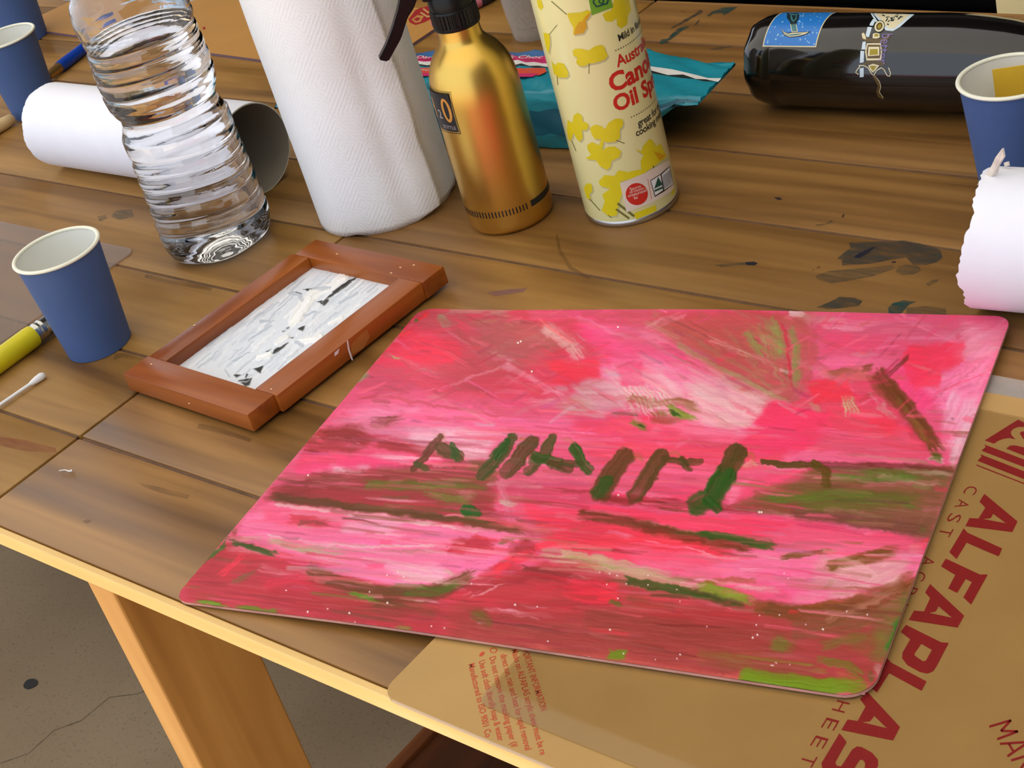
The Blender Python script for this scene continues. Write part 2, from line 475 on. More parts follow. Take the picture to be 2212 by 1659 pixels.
def paint_mesh(name, P3, nu, nv, keep, cv, relief, mat, parent):
    """grid of vertices P3 (nu*nv,3) with pigment colours and paint relief"""
    P = P3.copy(); P[:, 2] += cv.h*relief
    idx = np.arange(nu*nv).reshape(nv, nu)
    q = np.stack([idx[:-1, :-1], idx[:-1, 1:], idx[1:, 1:], idx[1:, :-1]], -1).reshape(-1, 4)
    q = q[keep[q].all(1)]
    used = np.zeros(nu*nv, bool); used[q.ravel()] = True
    rm = np.cumsum(used)-1; q = rm[q]; P = P[used]; c = np.clip(cv.c[used]/255.0, 0, 1)
    c = np.where(c <= .04045, c/12.92, ((c+.055)/1.055)**2.4)
    P = P-np.array(wloc(parent))
    me = bpy.data.meshes.new(name)
    me.vertices.add(len(P)); me.vertices.foreach_set('co', P.astype(np.float32).ravel())
    me.loops.add(q.size); me.loops.foreach_set('vertex_index', q.astype(np.int32).ravel())
    me.polygons.add(len(q)); me.polygons.foreach_set('loop_start', np.arange(0, q.size, 4, dtype=np.int32))
    me.update(calc_edges=True)
    at_ = me.color_attributes.new('pigment', 'FLOAT_COLOR', 'POINT')
    at_.data.foreach_set('color', np.concatenate([c, np.ones((len(c), 1))], 1).astype(np.float32).ravel())
    me.polygons.foreach_set('use_smooth', [True]*len(me.polygons))
    return link(name, me, mat, parent)

# ================================================================ the setting
FLOOR_Z = -0.72
mt, nt, b = nodes('concrete'); L = nt.links.new
tc = add(nt, 'ShaderNodeTexCoord')
n1 = add(nt, 'ShaderNodeTexNoise'); n1.inputs['Scale'].default_value = 3; n1.inputs['Detail'].default_value = 6
n2 = add(nt, 'ShaderNodeTexNoise'); n2.inputs['Scale'].default_value = 260; n2.inputs['Detail'].default_value = 3
L(tc.outputs['Object'], n1.inputs['Vector']); L(tc.outputs['Object'], n2.inputs['Vector'])
r1 = add(nt, 'ShaderNodeValToRGB'); e = r1.color_ramp.elements
e[0].position = .35; e[0].color = (*lin((152, 130, 98)), 1); e[1].position = .7; e[1].color = (*lin((174, 152, 118)), 1)
r2 = add(nt, 'ShaderNodeValToRGB'); e = r2.color_ramp.elements
e[0].position = .3; e[0].color = (.55, .53, .5, 1); e[1].position = .42; e[1].color = (1, 1, 1, 1)
mx = add(nt, 'ShaderNodeMix'); mx.data_type = 'RGBA'; mx.blend_type = 'MULTIPLY'; mx.inputs[0].default_value = .6
L(n1.outputs['Fac'], r1.inputs[0]); L(n2.outputs['Fac'], r2.inputs[0]); L(r1.outputs[0], mx.inputs[6]); L(r2.outputs[0], mx.inputs[7])
L(mx.outputs[2], b.inputs['Base Color']); b.inputs['Roughness'].default_value = .75
M_CONC = mt
fl = bmobj('floor', box(-7, 5, -5, 5, FLOOR_Z-.05, FLOOR_Z), M_CONC)
structure(fl, 'worn grey brown concrete floor under the table', 'floor')
M_DARK = plain('dark_spot', (52, 48, 46), .7)
spot = at(66, 1478, FLOOR_Z)
lp = [(spot[0]+.0105*math.cos(a)*(1+.05*math.sin(3*a)), spot[1]+.0085*math.sin(a)) for a in [2*math.pi*k/20 for k in range(20)]]
V, F = slab(lp, FLOOR_Z, FLOOR_Z+.0008); mesh('gum_spot', V, F, M_DARK, fl)
M_CRACK = smear('crack_dirt', (84, 72, 56), .5, (60, 60, 1), .9)
ck = [(500, 1435), (440, 1478), (405, 1462), (350, 1480), (300, 1500), (240, 1510), (175, 1555), (120, 1580), (60, 1625), (0, 1650), (-60, 1690)]
ck = [(x+random.uniform(-4, 4), y+random.uniform(-4, 4)) for x, y in ck]
decal('floor_crack', [line_loop(ck, [.8, 1.4, 2.2, 1.2, 2, 1.3, 2.2, 1.4, 1.2, 2, 1])], hit_plane(FLOOR_Z), M_CRACK, fl, .0004, 40)

ROOF_Z = 2.0
roof_y = -0.22+ROOF_Z*SUN.y/SUN.z
mt, nt, b = nodes('translucent_roofing'); L = nt.links.new
tl_ = add(nt, 'ShaderNodeBsdfTranslucent'); tl_.inputs[0].default_value = (.78, .80, .82, 1); df_ = add(nt, 'ShaderNodeBsdfDiffuse'); df_.inputs[0].default_value = (.8, .8, .78, 1)
nz = add(nt, 'ShaderNodeTexNoise'); nz.inputs['Scale'].default_value = 2; mr = add(nt, 'ShaderNodeMapRange'); mr.inputs['To Min'].default_value = .26; mr.inputs['To Max'].default_value = .30
L(nz.outputs['Fac'], mr.inputs['Value']); ms = add(nt, 'ShaderNodeMixShader'); L(mr.outputs[0], ms.inputs[0]); L(df_.outputs[0], ms.inputs[1]); L(tl_.outputs[0], ms.inputs[2])
L(ms.outputs[0], nt.nodes['Material Output'].inputs[0]); M_ROOF = mt
structure(mesh('ceiling', [(-6.5, roof_y, ROOF_Z), (4.5, roof_y, ROOF_Z), (4.5, 1.7, ROOF_Z), (-6.5, 1.7, ROOF_Z)], [(0, 3, 2, 1)], M_ROOF), 'pale translucent roofing added unseen above the table for soft top light', 'ceiling')  # unseen roof sheet added so the table top gets soft light from above
M_WALL = plain('render_wall', (84, 78, 72), .85, scale=6)
structure(bmobj('ceiling', box(-6.5, 4.5, 1.7, 4.3, ROOF_Z, ROOF_Z+.05), plain('dark_lining', (78, 66, 54), .8)), 'dark lined ceiling added out of view, dims what the table top reflects', 'ceiling')  # dark ceiling added out of view to keep bright haze off the wood
structure(bmobj('added_wall_back', box(-6.5, 4.5, 4.2, 4.3, FLOOR_Z, ROOF_Z), M_WALL), 'dull rendered wall added unseen far behind the table to enclose the light', 'wall')  # unseen wall added to close off the light at the back
structure(bmobj('added_wall_right', box(1.75, 1.85, -2.2, 4.2, FLOOR_Z, ROOF_Z), M_WALL), 'dull rendered wall added unseen at the far right to cut side light', 'wall')  # unseen wall added so faces turned to the right stay darker

# ================================================================ tables
M_PLANK = wood('table_wood', (86, 56, 24), (132, 92, 44), (162, 118, 62), rough=.38, objvar=.26)
M_PLANK2 = wood('table_wood_yellow', (108, 74, 32), (150, 108, 50), (176, 132, 68), rough=.38, objvar=.18)
M_RAW = wood('raw_edge_wood', (226, 182, 108), (240, 200, 128), (247, 216, 152), rough=.5, objvar=.05)
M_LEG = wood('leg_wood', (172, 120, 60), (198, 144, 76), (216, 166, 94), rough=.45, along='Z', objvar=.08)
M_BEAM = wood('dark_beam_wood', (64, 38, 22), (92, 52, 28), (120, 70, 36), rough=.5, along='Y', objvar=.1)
M_FILL = plain('joint_dust', (98, 70, 50), .8, var=.3, scale=120)
SEAMS = [.3222, .4062, .4908, .5758, .6640, .7490, .8315, .9130, .9890, 1.0630]
TH = .0112
def build_table(name, xa, xb, label, mat_, legs, ext=()):
    t = root(name, (0.5*(xa+xb), .69, FLOOR_Z), label, 'table')
    for a, c in zip(SEAMS[:-1], SEAMS[1:]):
        bm = box(-(xb-xa)/2, (xb-xa)/2, -(c-a)/2+.0012, (c-a)/2-.0012, -TH, 0, .0010, 2)
        me = bpy.data.meshes.new('plank'); bm.to_mesh(me); bm.free()
        o = link('plank', me, mat_, t, 30)
        o.location = (0, (a+c)/2-.69, -FLOOR_Z)
    for y in SEAMS[1:-1]:
        bmobj('joint_line', box(xa+.002, xb-.002, y-.0013, y+.0013, -TH, -.0011), M_FILL, t)
    bmobj('edge_strip', box(xa, xb, SEAMS[0]-.0042, SEAMS[0]+.0005, -TH, -.0004, .0008), M_RAW, t)
    bmobj('edge_strip', box(xa, xb, SEAMS[-1]-.0005, SEAMS[-1]+.0030, -TH, -.0004, .0008), mat_, t)
    for (x0, x1, y0, y1) in legs:
        bmobj('leg', box(x0, x1, y0, y1, FLOOR_Z, -TH, .0015), M_LEG, t)
    return t
lx0 = at(183, 1256, -TH)[0]; lx1 = at(238, 1281, -TH)[0]
YF = SEAMS[0]-.0035
T1 = build_table('table', -.8583, 1.15, 'long brown plank table carrying the pink painting', M_PLANK,
    [(lx0, lx1, YF, YF+.068), (lx0, lx1, 1.0, 1.066), (1.02, 1.043, YF, YF+.068), (1.02, 1.043, 1.0, 1.066)])
T2 = build_table('table', -2.75, -.8607, 'second plank table, yellower wood, joined on at the left end', M_PLANK2,
    [(-2.64, -2.617, YF, YF+.068), (-2.64, -2.617, 1.0, 1.066), (-.93, -.907, .99, 1.06)])
# stretcher below the top, seen under the front edge
zb = -.40
p0 = at(905, 1580, zb); p1 = at(830, 1659, zb)
bw = at(1060, 1640, zb)[0]-at(905, 1600, zb)[0]
xs = .5*(p0[0]+p1[0])
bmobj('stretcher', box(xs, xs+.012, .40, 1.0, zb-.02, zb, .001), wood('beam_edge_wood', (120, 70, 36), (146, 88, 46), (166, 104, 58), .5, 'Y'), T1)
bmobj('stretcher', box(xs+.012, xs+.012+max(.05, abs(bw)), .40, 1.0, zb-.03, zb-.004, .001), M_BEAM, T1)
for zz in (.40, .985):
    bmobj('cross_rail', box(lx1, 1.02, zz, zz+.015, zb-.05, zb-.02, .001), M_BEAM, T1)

# paint left on the planks
M_INK = smear('grey_paint', (62, 60, 52), .62)
M_INK2 = smear('thin_grey_paint', (88, 78, 58), .42)
M_TEAL = smear('teal_paint', (28, 66, 62), .7)
M_NAVY = smear('navy_paint', (22, 26, 44), .85)
M_BRN = smear('brown_stain', (74, 48, 26), .22)
M_ORG = smear('orange_stain', (150, 72, 26), .4)
M_PURP = smear('purple_stain', (120, 70, 120), .3)
def stain(px, mat_, t=T1, off=.00012):
    decal('paint_stain', [px], hit_plane(0.0), mat_, t, off, 60)
K = 652/2212; q = lambda pts: sc(pts, K, 1560, 300)
stain(q([(1240, 750), (1330, 745), (1440, 765), (1560, 795), (1600, 820), (1615, 870), (1570, 905), (1500, 925), (1400, 925), (1350, 870), (1250, 885), (1100, 915), (880, 930), (875, 885), (840, 880), (880, 845), (940, 800), (930, 760)]), M_INK)
stain(q([(1290, 935), (1350, 920), (1440, 935), (1460, 965), (1400, 995), (1320, 1000), (1270, 975)]), M_INK2)
stain(q([(680, 1005), (780, 970), (1000, 950), (1250, 925), (1270, 950), (1100, 1010), (900, 1045), (800, 1060), (700, 1030)]), M_INK2)
stain(q([(960, 870), (1010, 835), (1090, 800), (1130, 790), (1060, 845), (1000, 878)]), M_NAVY, off=.0002)
stain(q([(690, 1235), (800, 1190), (860, 1158), (970, 1165), (1030, 1190), (1000, 1225), (880, 1240), (780, 1250)]), M_INK)
stain(q([(1215, 1240), (1250, 1205), (1330, 1183), (1425, 1195), (1370, 1215), (1320, 1270), (1300, 1330), (1230, 1330)]), M_TEAL)
stain(q([(1350, 1240), (1500, 1225), (1640, 1240), (1640, 1290), (1350, 1300)]), M_INK2)
stain(q([(1490, 1060), (1540, 1035), (1600, 1025), (1560, 1060), (1510, 1080)]), M_INK2)
stain(q([(165, 905), (230, 900), (262, 912), (240, 928), (180, 925)]), M_NAVY)
stain(q([(-60, 925), (160, 905), (180, 922), (0, 940)]), M_INK2)
stain(q([(380, 430), (420, 428), (445, 445), (410, 450)]), M_NAVY)
stain(q([(875, 570), (890, 548), (897, 560), (885, 580)]), M_NAVY)
stain(q([(680, 630), (760, 620), (800, 595), (815, 605), (780, 625), (700, 640)]), M_INK2)
stain(q([(1240, 900), (1270, 895), (1275, 908), (1245, 912)]), M_NAVY)
stain(q([(690, 940), (715, 932), (722, 950), (700, 955)]), M_BRN); stain(q([(660, 955), (672, 950), (672, 970), (664, 972)]), M_BRN)
K2 = 320/2212; q = lambda pts: sc(pts, K2, 1380, 0)
stain(q([(310, 630), (340, 590), (430, 580), (500, 500), (600, 420), (700, 390), (760, 405), (650, 460), (560, 530), (480, 590), (380, 650), (320, 660)]), M_TEAL)
stain(q([(470, 415), (600, 350), (700, 280), (840, 210), (900, 150), (960, 160), (940, 200), (850, 240), (720, 320), (620, 370), (520, 420)]), M_INK)
stain(q([(820, 390), (860, 330), (910, 280), (900, 330), (860, 370)]), M_INK)
stain(q([(1010, 235), (1100, 170), (1250, 115), (1480, 100), (1380, 170), (1270, 230), (1250, 200), (1120, 205), (1050, 250)]), M_TEAL)
stain(q([(610, 175), (650, 160), (700, 175), (650, 190)]), M_BRN)
stain(q([(1040, 735), (1150, 715), (1380, 680), (1400, 700), (1200, 740), (1080, 750)]), M_INK2)
stain(q([(2090-1700+1380, 0)]*0+[(640, 760), (660, 690), (680, 600), (640, 780)]), M_BRN)
# left half of the table
stain([(250, 455), (285, 452), (290, 468), (258, 475), (240, 468)], M_INK2, T2)
stain([(210, 468), (228, 464), (232, 472), (215, 478)], M_INK2, T2)
stain([(-5, 943), (50, 950), (120, 968), (122, 978), (60, 975), (-5, 962)], M_ORG, T2)
#stain([(60, 896), (80, 876), (96, 868), (82, 890), (66, 904)], M_BRN, T2)
stain([(300, 1043), (345, 1052), (410, 1070), (405, 1078), (350, 1066), (310, 1052)], M_BRN)
stain([(178, 1126), (190, 1121), (198, 1126), (188, 1132)], M_BRN)
stain([(430, 915), (470, 922), (545, 948), (540, 955), (470, 935), (425, 925)], M_BRN)
stain([(248, 765), (270, 764), (320, 778), (312, 782), (262, 772), (246, 778)], M_BRN)
stain([(315, 592), (360, 604), (460, 620), (455, 628), (360, 612), (312, 600)], M_BRN, T2)
stain([(1050, 632), (1100, 625), (1140, 622), (1130, 632), (1070, 640)], M_PURP)
stain([(1205, 505), (1212, 540), (1235, 575), (1275, 600), (1272, 604), (1230, 582), (1206, 545), (1200, 506)], M_BRN)
#stain([(200, 925), (260, 880), (330, 860), (480, 905), (430, 930), (300, 940)], smear('dark_wear', (52, 30, 30), .35), T1)
#stain([(600, 985), (640, 975), (640, 1000), (605, 1010)], M_BRN)
M_LINT = plain('white_lint', (235, 232, 228), .9)
V, F = tube([at(128, 1017, .0008), at(140, 1015, .0012), at(150, 1018, .0008), at(156, 1016, .001)], [.0003, .0003, .0005, .0008], 6)
tag(mesh('lint_scrap', V, F, M_LINT), 'tiny white scrap of lint on the bare table corner', 'lint')

# ================================================================ masked acrylic sheet with red print
M_PAPER = plain('brown_masking_paper', (186, 146, 84), .6, var=.05, scale=25, bump=.05)
M_RED = plain('red_print', (156, 16, 20), .55, var=.05)
M_REDO = plain('orange_red_print', (196, 70, 34), .55, var=.05)
M_ACR = clear_plastic('bare_acrylic', (.93, .88, .84), .40, .08)
SX0, SX1, SY0, SY1, SZ = -.5030, -.02, .3165, .6355, .0030
sheet = root('masked_acrylic_sheet', (-.26, .48, 0), 'large acrylic sheet masked in brown paper with bold red lettering, under the painting', 'acrylic sheet', 'masked acrylic sheets')
V, F = slab(rounded(SX0, SX1, SY0, SY1, .009), 0.0002, SZ-.0002); mesh('acrylic_panel', V, F, M_ACR, sheet)
lp = rounded(SX0, SX1, SY0, SY1, .009)
rag = []
for k in range(60):
    x = SX1-(SX1-SX0)*k/59
    rag.append((x, .6165+.0035*vnoise(np.array([k*.7]), np.array([.5]), 9)[0]-.006*(vnoise(np.array([k*.23]), np.array([.1]), 4)[0]-.5)))
lp2 = [p for p in lp if p[1] < .6]
i0 = [i for i, p in enumerate(lp2) if p[0] > SX1-.0095]
right = [p for p in lp2 if p[0] > SX1-.0095]; left = [p for p in lp2 if p[0] < SX0+.0095]
loop = left+right+rag
V, F = slab(loop, SZ-.0002, SZ); mesh('masking_paper', V, F, M_PAPER, sheet)
HS = hit_plane(SZ)
kA, kB = 252/1230, 340/1346
LET = [
 [sc([(812, 230), (1162, 520), (1107, 633), (612, 570), (655, 485), (750, 490), (822, 375), (760, 312)], kA, 1960, 1020), sc([(905, 440), (1040, 540), (800, 495), (880, 485)], kA, 1960, 1020)],
 [sc([(595, 592), (635, 640), (1000, 805), (962, 890), (625, 745), (518, 918), (443, 845)], kA, 1960, 1020)],
 [sc([(405, 912), (765, 1080), (848, 1080), (672, 1398), (590, 1322), (680, 1160), (615, 1128), (525, 1275), (430, 1228), (505, 1085), (355, 995)], kA, 1960, 1020)],
 [sc([(240, 1180), (600, 1515), (530, 1640), (15, 1560), (70, 1460), (175, 1470), (240, 1330), (188, 1270)], kA, 1960, 1020), sc([(330, 1415), (470, 1535), (230, 1485), (300, 1470)], kA, 1960, 1020)],
 [sc([(938, 435), (1240, 585), (1305, 590), (1200, 790), (1170, 835), (1120, 853), (1060, 840), (950, 780), (905, 720), (910, 670), (975, 560), (893, 497)], kB, 1720, 1240), sc([(1070, 598), (1160, 650), (1110, 740), (1085, 748), (1015, 700), (1010, 685)], kB, 1720, 1240)],
 [sc([(772, 715), (815, 760), (1115, 920), (1072, 1000), (795, 850), (690, 1015), (600, 940)], kB, 1720, 1240)],
 [sc([(605, 1005), (888, 1310), (828, 1425), (385, 1335), (440, 1245), (525, 1258), (592, 1135), (545, 1070)], kB, 1720, 1240), sc([(668, 1215), (775, 1320), (565, 1268), (630, 1262)], kB, 1720, 1240)],
 [sc([(370, 1362), (432, 1437), (335, 1610), (345, 1640), (385, 1645), (480, 1500), (520, 1475), (560, 1480), (650, 1530), (700, 1590), (700, 1640), (640, 1760), (580, 1700), (590, 1620), (570, 1590), (545, 1590), (440, 1750), (380, 1760), (230, 1690), (215, 1620)], kB, 1720, 1240)]]
for l in LET:
    decal('printed_letter', l, HS, M_RED, sheet, .0001, 200)
kE = 132/1217
for l in ([(435, 660), (1100, 245), (1600, 500), (1600, 610), (1217, 390), (1100, 390), (1000, 430), (950, 490), (970, 560), (1050, 640), (920, 610), (800, 630), (700, 670), (620, 725)],
          [(860, 820), (950, 760), (1050, 760), (1217, 800), (1600, 940), (1600, 1110), (1217, 965)],
          [(1130, 520), (1170, 480), (1300, 490), (1600, 650), (1600, 780), (1217, 645)],
          [(425, 740), (1217, 1040), (1600, 1190), (1600, 1340), (1217, 1190), (370, 865), (455, 790)],
          [(345, 935), (1217, 1275), (1600, 1425), (1600, 1580), (1217, 1430), (290, 1065), (375, 980)],
          line_loop([(270, 1150), (1217, 1520), (1600, 1670)], 22)):
    decal('printed_emblem', [sc(l, kE, 2080, 880)], HS, M_RED, sheet, .0001, 200)
c0 = at(2089, 1049, SZ); c1 = at(1724, 1652, SZ)
sp = 'CAST ACRYLIC SHEET'
for i, ch in enumerate(sp):
    if ch == ' ': continue
    a = c0+(c1-c0)*(i/17.6); bb = c0+(c1-c0)*((i+.56)/17.6)
    text_plane('printed_letter', ch, a, bb, .0062, SZ, M_RED, sheet, -.008)
for st in ([(2137, 1570), (2184, 1556), (2162, 1579), (2199, 1580), (2154, 1597)], [(2160, 1607), (2222, 1603), (2176, 1634)], [(2179, 1607), (2189, 1623)], [(2184, 1643), (2226, 1630), (2200, 1668), (2245, 1655)]):
    for a, bb in zip(st[:-1], st[1:]):
        decal('printed_letter', [line_loop([a, bb], 5)], HS, M_RED, sheet, .0001, 200)
for txt, a, bb in (('PORTANT INFORMATION', (1139, 1407), (1180, 1537)), ('Masks on ALFAPLAS acrylic sheet must be re', (1116, 1405), (1178, 1632)), ('direct sun, rain and heat for rapid removal', (1092, 1415), (1146, 1622)),
                   ('Do not remove the masking paper (if', (1068, 1421), (1116, 1616)), ('Use soft cloth liberally soap & water', (1045, 1429), (1087, 1602)), ('Manufactured to ISO 9001 Co', (1023, 1436), (1060, 1594))):
    text_plane('printed_line', txt, at(*[a[0]-11, a[1]], SZ), at(bb[0]-11, bb[1], SZ), .0031, SZ, M_REDO, sheet, .012)
decal('printed_symbol', [oval(1066, 1405, 8, 6), oval(1066, 1405, 6, 4.4)], HS, M_REDO, sheet, .0001, 200)
decal('printed_symbol', [oval(1041, 1413, 7, 3.5, rot=-.7)], HS, M_REDO, sheet, .0001, 200)

# clear acrylic sheet lying on it
V, F = slab(rounded(-.4545, -.03, .3315, .605, .006), SZ+.0002, SZ+.0013)
cs = tag(mesh('clear_acrylic_sheet', V, F, clear_plastic('clear_acrylic', (.92, .91, .89), .0, .03)), 'thin clear acrylic sheet with rounded corner on the brown masked sheet', 'acrylic sheet')

# masked sheet far behind
bs = root('masked_acrylic_sheet', (-1.35, .95, 0), 'brown masked acrylic sheet lying at the back behind the paper towel', 'acrylic sheet', 'masked acrylic sheets')
A = np.array([-1.655, .93]); B_ = np.array([-1.085, .80]); dx = (B_-A)/np.linalg.norm(B_-A); dy = np.array([-dx[1], dx[0]])
ln = np.linalg.norm(B_-A)
def bsp(u, v): return tuple(A+dx*u*ln+dy*v)
lp = [bsp(.0, 0), bsp(1, 0), bsp(1, .235), bsp(.0, .12)]
c3 = at(905, 92)[:2]; c4 = at(985, 38)[:2]
lp = [bsp(0, 0), tuple(c3+(c3-c4)*1.3), tuple(c4), (-1.30, 1.055), bsp(0, .115)]
V, F = slab(lp, 0.0001, .0026); mesh('acrylic_panel', V, F, plain('violet_edge_acrylic', (112, 92, 110), .3), bs)
V, F = slab(lp, .0026, .0030); mesh('masking_paper', V, F, plain('brown_masking_paper_deep', (184, 132, 62), .55, var=.05, scale=25), bs)
H3 = hit_plane(.003)
k8 = 400/2212
decal('printed_emblem', [sc([(455, 230), (540, 120), (620, 90), (740, 60), (740, 220), (640, 270), (540, 300), (470, 270)], k8, 800, 0), sc([(490, 235), (560, 180), (640, 190), (600, 260), (540, 275)], k8, 800, 0)], H3, M_RED, bs, .0001, 60)
decal('printed_emblem', [sc([(515, 235), (560, 205), (600, 220), (560, 255)], k8, 800, 0)], H3, M_RED, bs, .0001, 60)
decal('printed_emblem', [line_loop(sc([(600, 150), (680, 200), (740, 190)], k8, 800, 0), 4)], H3, M_PAPER, bs, .00016, 60)
decal('printed_emblem', [line_loop(sc([(630, 105), (690, 150), (740, 140)], k8, 800, 0), 4)], H3, M_PAPER, bs, .00016, 60)
decal('red_mark', [oval(441, 61, 3, 3)], H3, M_RED, bs, .0001, 60)

# frosted sheet at the left
V, F = slab(rounded(-1.42, -1.029, .405, .596, [.004, .009, .004, .004]), .0001, .0016)
tag(mesh('frosted_acrylic_sheet', V, F, clear_plastic('frosted_acrylic', (.90, .84, .80), .20, .15)), 'small frosted translucent acrylic sheet behind the front left cup', 'acrylic sheet')

# ================================================================ the pink painting
def zb_(x):
    return .00005+.00455*sstep(-.70, -.505, x)
THK = .0016
PCX = [(909.1, 666.8), (2185.8, 683.6), (1879.4, 1511.1), (372.8, 1297.1)]
PC = []
for (x, y) in PCX:
    z = .003
    for _ in range(5):
        p = at(x, y, z); z = float(zb_(p[0]))+THK
    PC.append(p[:2])
PC = [np.array(p) for p in PC]   # TL TR BR BL
pt = root('pink_painting', (-.51, .5, 0), 'wet pink, red and green abstract painting on a rounded clear plastic sheet', 'painting')
NU, NV = 760, 580
wl = .377; hl = .287; RC = .0095
u = np.linspace(0, 1, NU); v = np.linspace(0, 1, NV); U, Vv = np.meshgrid(u, v)
Us, Vs = U.ravel()*wl, Vv.ravel()*hl
keep = np.ones(NU*NV, bool)
for (cx, cy, sx, sy) in ((RC, RC, -1, -1), (wl-RC, RC, 1, -1), (wl-RC, hl-RC, 1, 1), (RC, hl-RC, -1, 1)):
    r_ = RC*(1.45 if (sx, sy) == (1, 1) else 1.0)
    cx = wl-r_ if sx > 0 else r_; cy = hl-r_ if sy > 0 else r_
    ex, ey = Us-cx, Vs-cy; c = (ex*sx > 0) & (ey*sy > 0); d = np.hypot(ex, ey)
    near = c & (d > r_) & (d < r_+.0011); keep &= ~(c & (d >= r_+.0011))
    Us[near] = cx+ex[near]/d[near]*r_; Vs[near] = cy+ey[near]/d[near]*r_
uu, vv = (Us/wl)[:, None], (Vs/hl)[:, None]
XY = PC[0]*(1-uu)*(1-vv)+PC[1]*uu*(1-vv)+PC[2]*uu*vv+PC[3]*(1-uu)*vv
P3 = np.concatenate([XY, (zb_(XY[:, 0])+THK+.0001)[:, None]], 1)
PX, PY = project(P3)
cv = Canvas(PX, PY, (236, 96, 134))
HP=(255,82,138);LP=(255,128,174);PP=(240,172,190);RD=(250,58,92);DR=(208,60,76);BR=(158,66,54);OL=(126,82,38);GR=(84,124,40);DG=(40,100,22);LG=(122,160,66);BG=(196,174,146);WH=(244,216,222);MV=(196,104,110);SA=(206,96,84);BRT=(112,160,30)
f, s = cv.fill, cv.stroke
def base_paint():
    # upper left
    f([(890,660),(1230,660),(1290,760),(1250,840),(1150,860),(950,850),(790,800),(850,720)],(226,72,98),.9,14,.3,.1)
    f([(905,668),(1010,668),(1000,700),(940,720),(890,710)],(196,92,98),.8,10,.3)
    f([(1030,690),(1180,700),(1220,750),(1150,790),(1060,790),(1010,740)],(192,106,108),.85,12,.35,.5)
    f([(930,780),(1040,770),(1100,810),(1000,830),(920,815)],(196,84,92),.7,12,.4)
    f([(860,700),(950,710),(1000,760),(980,790),(860,790),(825,760)],RD,.75,12,.3,-.5)
    f([(1180,780),(1290,780),(1300,820),(1200,830)],(250,66,92),.85,10,.2)
    f([(800,800),(860,790),(900,840),(820,850),(770,830)],(212,84,112),.8,10,.3)
    s([(955,672),(1030,672),(1120,680)],18,BG,.8,.4); s([(955,690),(965,700)],22,(150,190,130),.8,.3)
    s([(1000,700),(1080,715),(1120,705)],16,(190,140,120),.6,.6)
    s([(1060,770),(1100,740),(1180,720)],16,BG,.5,.6); s([(1060,745),(1075,758)],12,(150,130,80),.6)
    s([(980,705),(1010,740),(1050,760)],14,(160,90,70),.5,.5)
    s([(1130,678),(1240,680),(1330,690)],24,(240,104,140),.9,.3)
    # pink sweep upper middle
    f([(1230,676),(1330,690),(1480,740),(1560,800),(1480,830),(1330,790),(1270,740)],HP,.95,12,.25,.3)
    f([(1270,700),(1400,690),(1450,740),(1330,760)],(255,110,158),.8,12,.3,.2)
    f([(1260,680),(1500,672),(1640,690),(1560,720),(1420,710),(1300,700)],(216,84,104),.85,10,.35,.05)
    f([(1300,700),(1420,715),(1520,760),(1430,760),(1340,730)],MV,.55,12,.5,.3)
    f([(1400,676),(1700,674),(1690,700),(1500,705)],(228,72,92),.85,8,.3)
    s([(1400,682),(1440,680)],14,(190,150,110),.7)
    s([(1370,720),(1420,735),(1450,745)],22,(250,150,180),.8,.4)
    # knife mark
    s([(1168,700),(1200,720),(1250,765),(1268,780)],34,(226,170,166),.9,.75,.3,.8); s([(1210,700),(1250,730),(1280,775)],18,(214,90,106),.8,.6); s([(1170,705),(1190,725)],20,WH,.6,.5); s([(1245,725),(1270,740)],10,PP,.7,.7)
    # pale centre
    f([(1330,760),(1450,770),(1560,830),(1650,870),(1600,930),(1440,900),(1330,850),(1300,800)],LP,.9,14,.3,.4)
    f([(1380,770),(1480,800),(1540,850),(1420,840)],PP,.7,14,.4,.4)
    f([(1255,820),(1330,810),(1360,860),(1300,900),(1230,890)],(222,160,172),.8,12,.35,.2)
    f([(1190,860),(1260,850),(1280,890),(1220,900)],(206,164,140),.5,12,.4)
    f([(1330,790),(1385,780),(1390,830),(1340,830)],(250,92,138),.9,8,.2)
    f([(1490,800),(1670,865),(1620,930),(1520,910)],(236,176,180),.9,12,.35,.4)
    for k in range(9):
        s([(1330+k*11,820+k*1.5),(1352+k*13,862+k*2),(1378+k*9,915-k*2)],4.5,(232,196,186),.85,.5,.4,1.0)
    for k in range(7):
        s([(1400+k*14,820+k*5),(1450+k*10,860+k*4),(1500+k*4,890+k*2)],4,(226,176,160),.7,.6,.4,.9)
    s([(1345,855),(1400,870),(1470,868),(1520,885)],22,(150,92,50),.65,.7); s([(1400,900),(1450,905),(1500,895)],26,(140,92,44),.6,.7)
    s([(1355,905),(1385,920),(1412,930)],18,(120,140,56),.85,.5,.3,1); s([(1370,915),(1400,926)],6,DG,.8,.3)
    s([(1435,878),(1470,895),(1510,908)],20,(140,156,64),.85,.5,.3,1); s([(1440,886),(1475,902)],7,DG,.85,.3); s([(1470,868),(1500,880),(1520,900)],12,(130,110,50),.7,.6)
    s([(1405,920),(1430,945)],26,(240,196,190),.7,.8)
    s([(1525,885),(1580,915)],3,(140,80,60),.7,.2)
    # left pink band
    f([(800,860),(960,870),(1130,905),(1240,900),(1260,940),(1060,960),(900,950),(740,900)],(252,112,156),.95,12,.3,.08)
    f([(750,890),(860,880),(1000,900),(900,915),(770,912)],LP,.8,10,.4)
    f([(880,925),(1010,930),(1070,945),(1050,990),(960,985),(900,960)],PP,.75,14,.4,.1)
    f([(720,910),(790,905),(900,930),(930,960),(820,940)],(224,140,164),.7,10,.4)
    s([(760,860),(830,858),(1000,885),(1110,905)],8,(190,70,76),.6,.5); s([(800,868),(850,875)],16,(130,66,48),.5,.5)
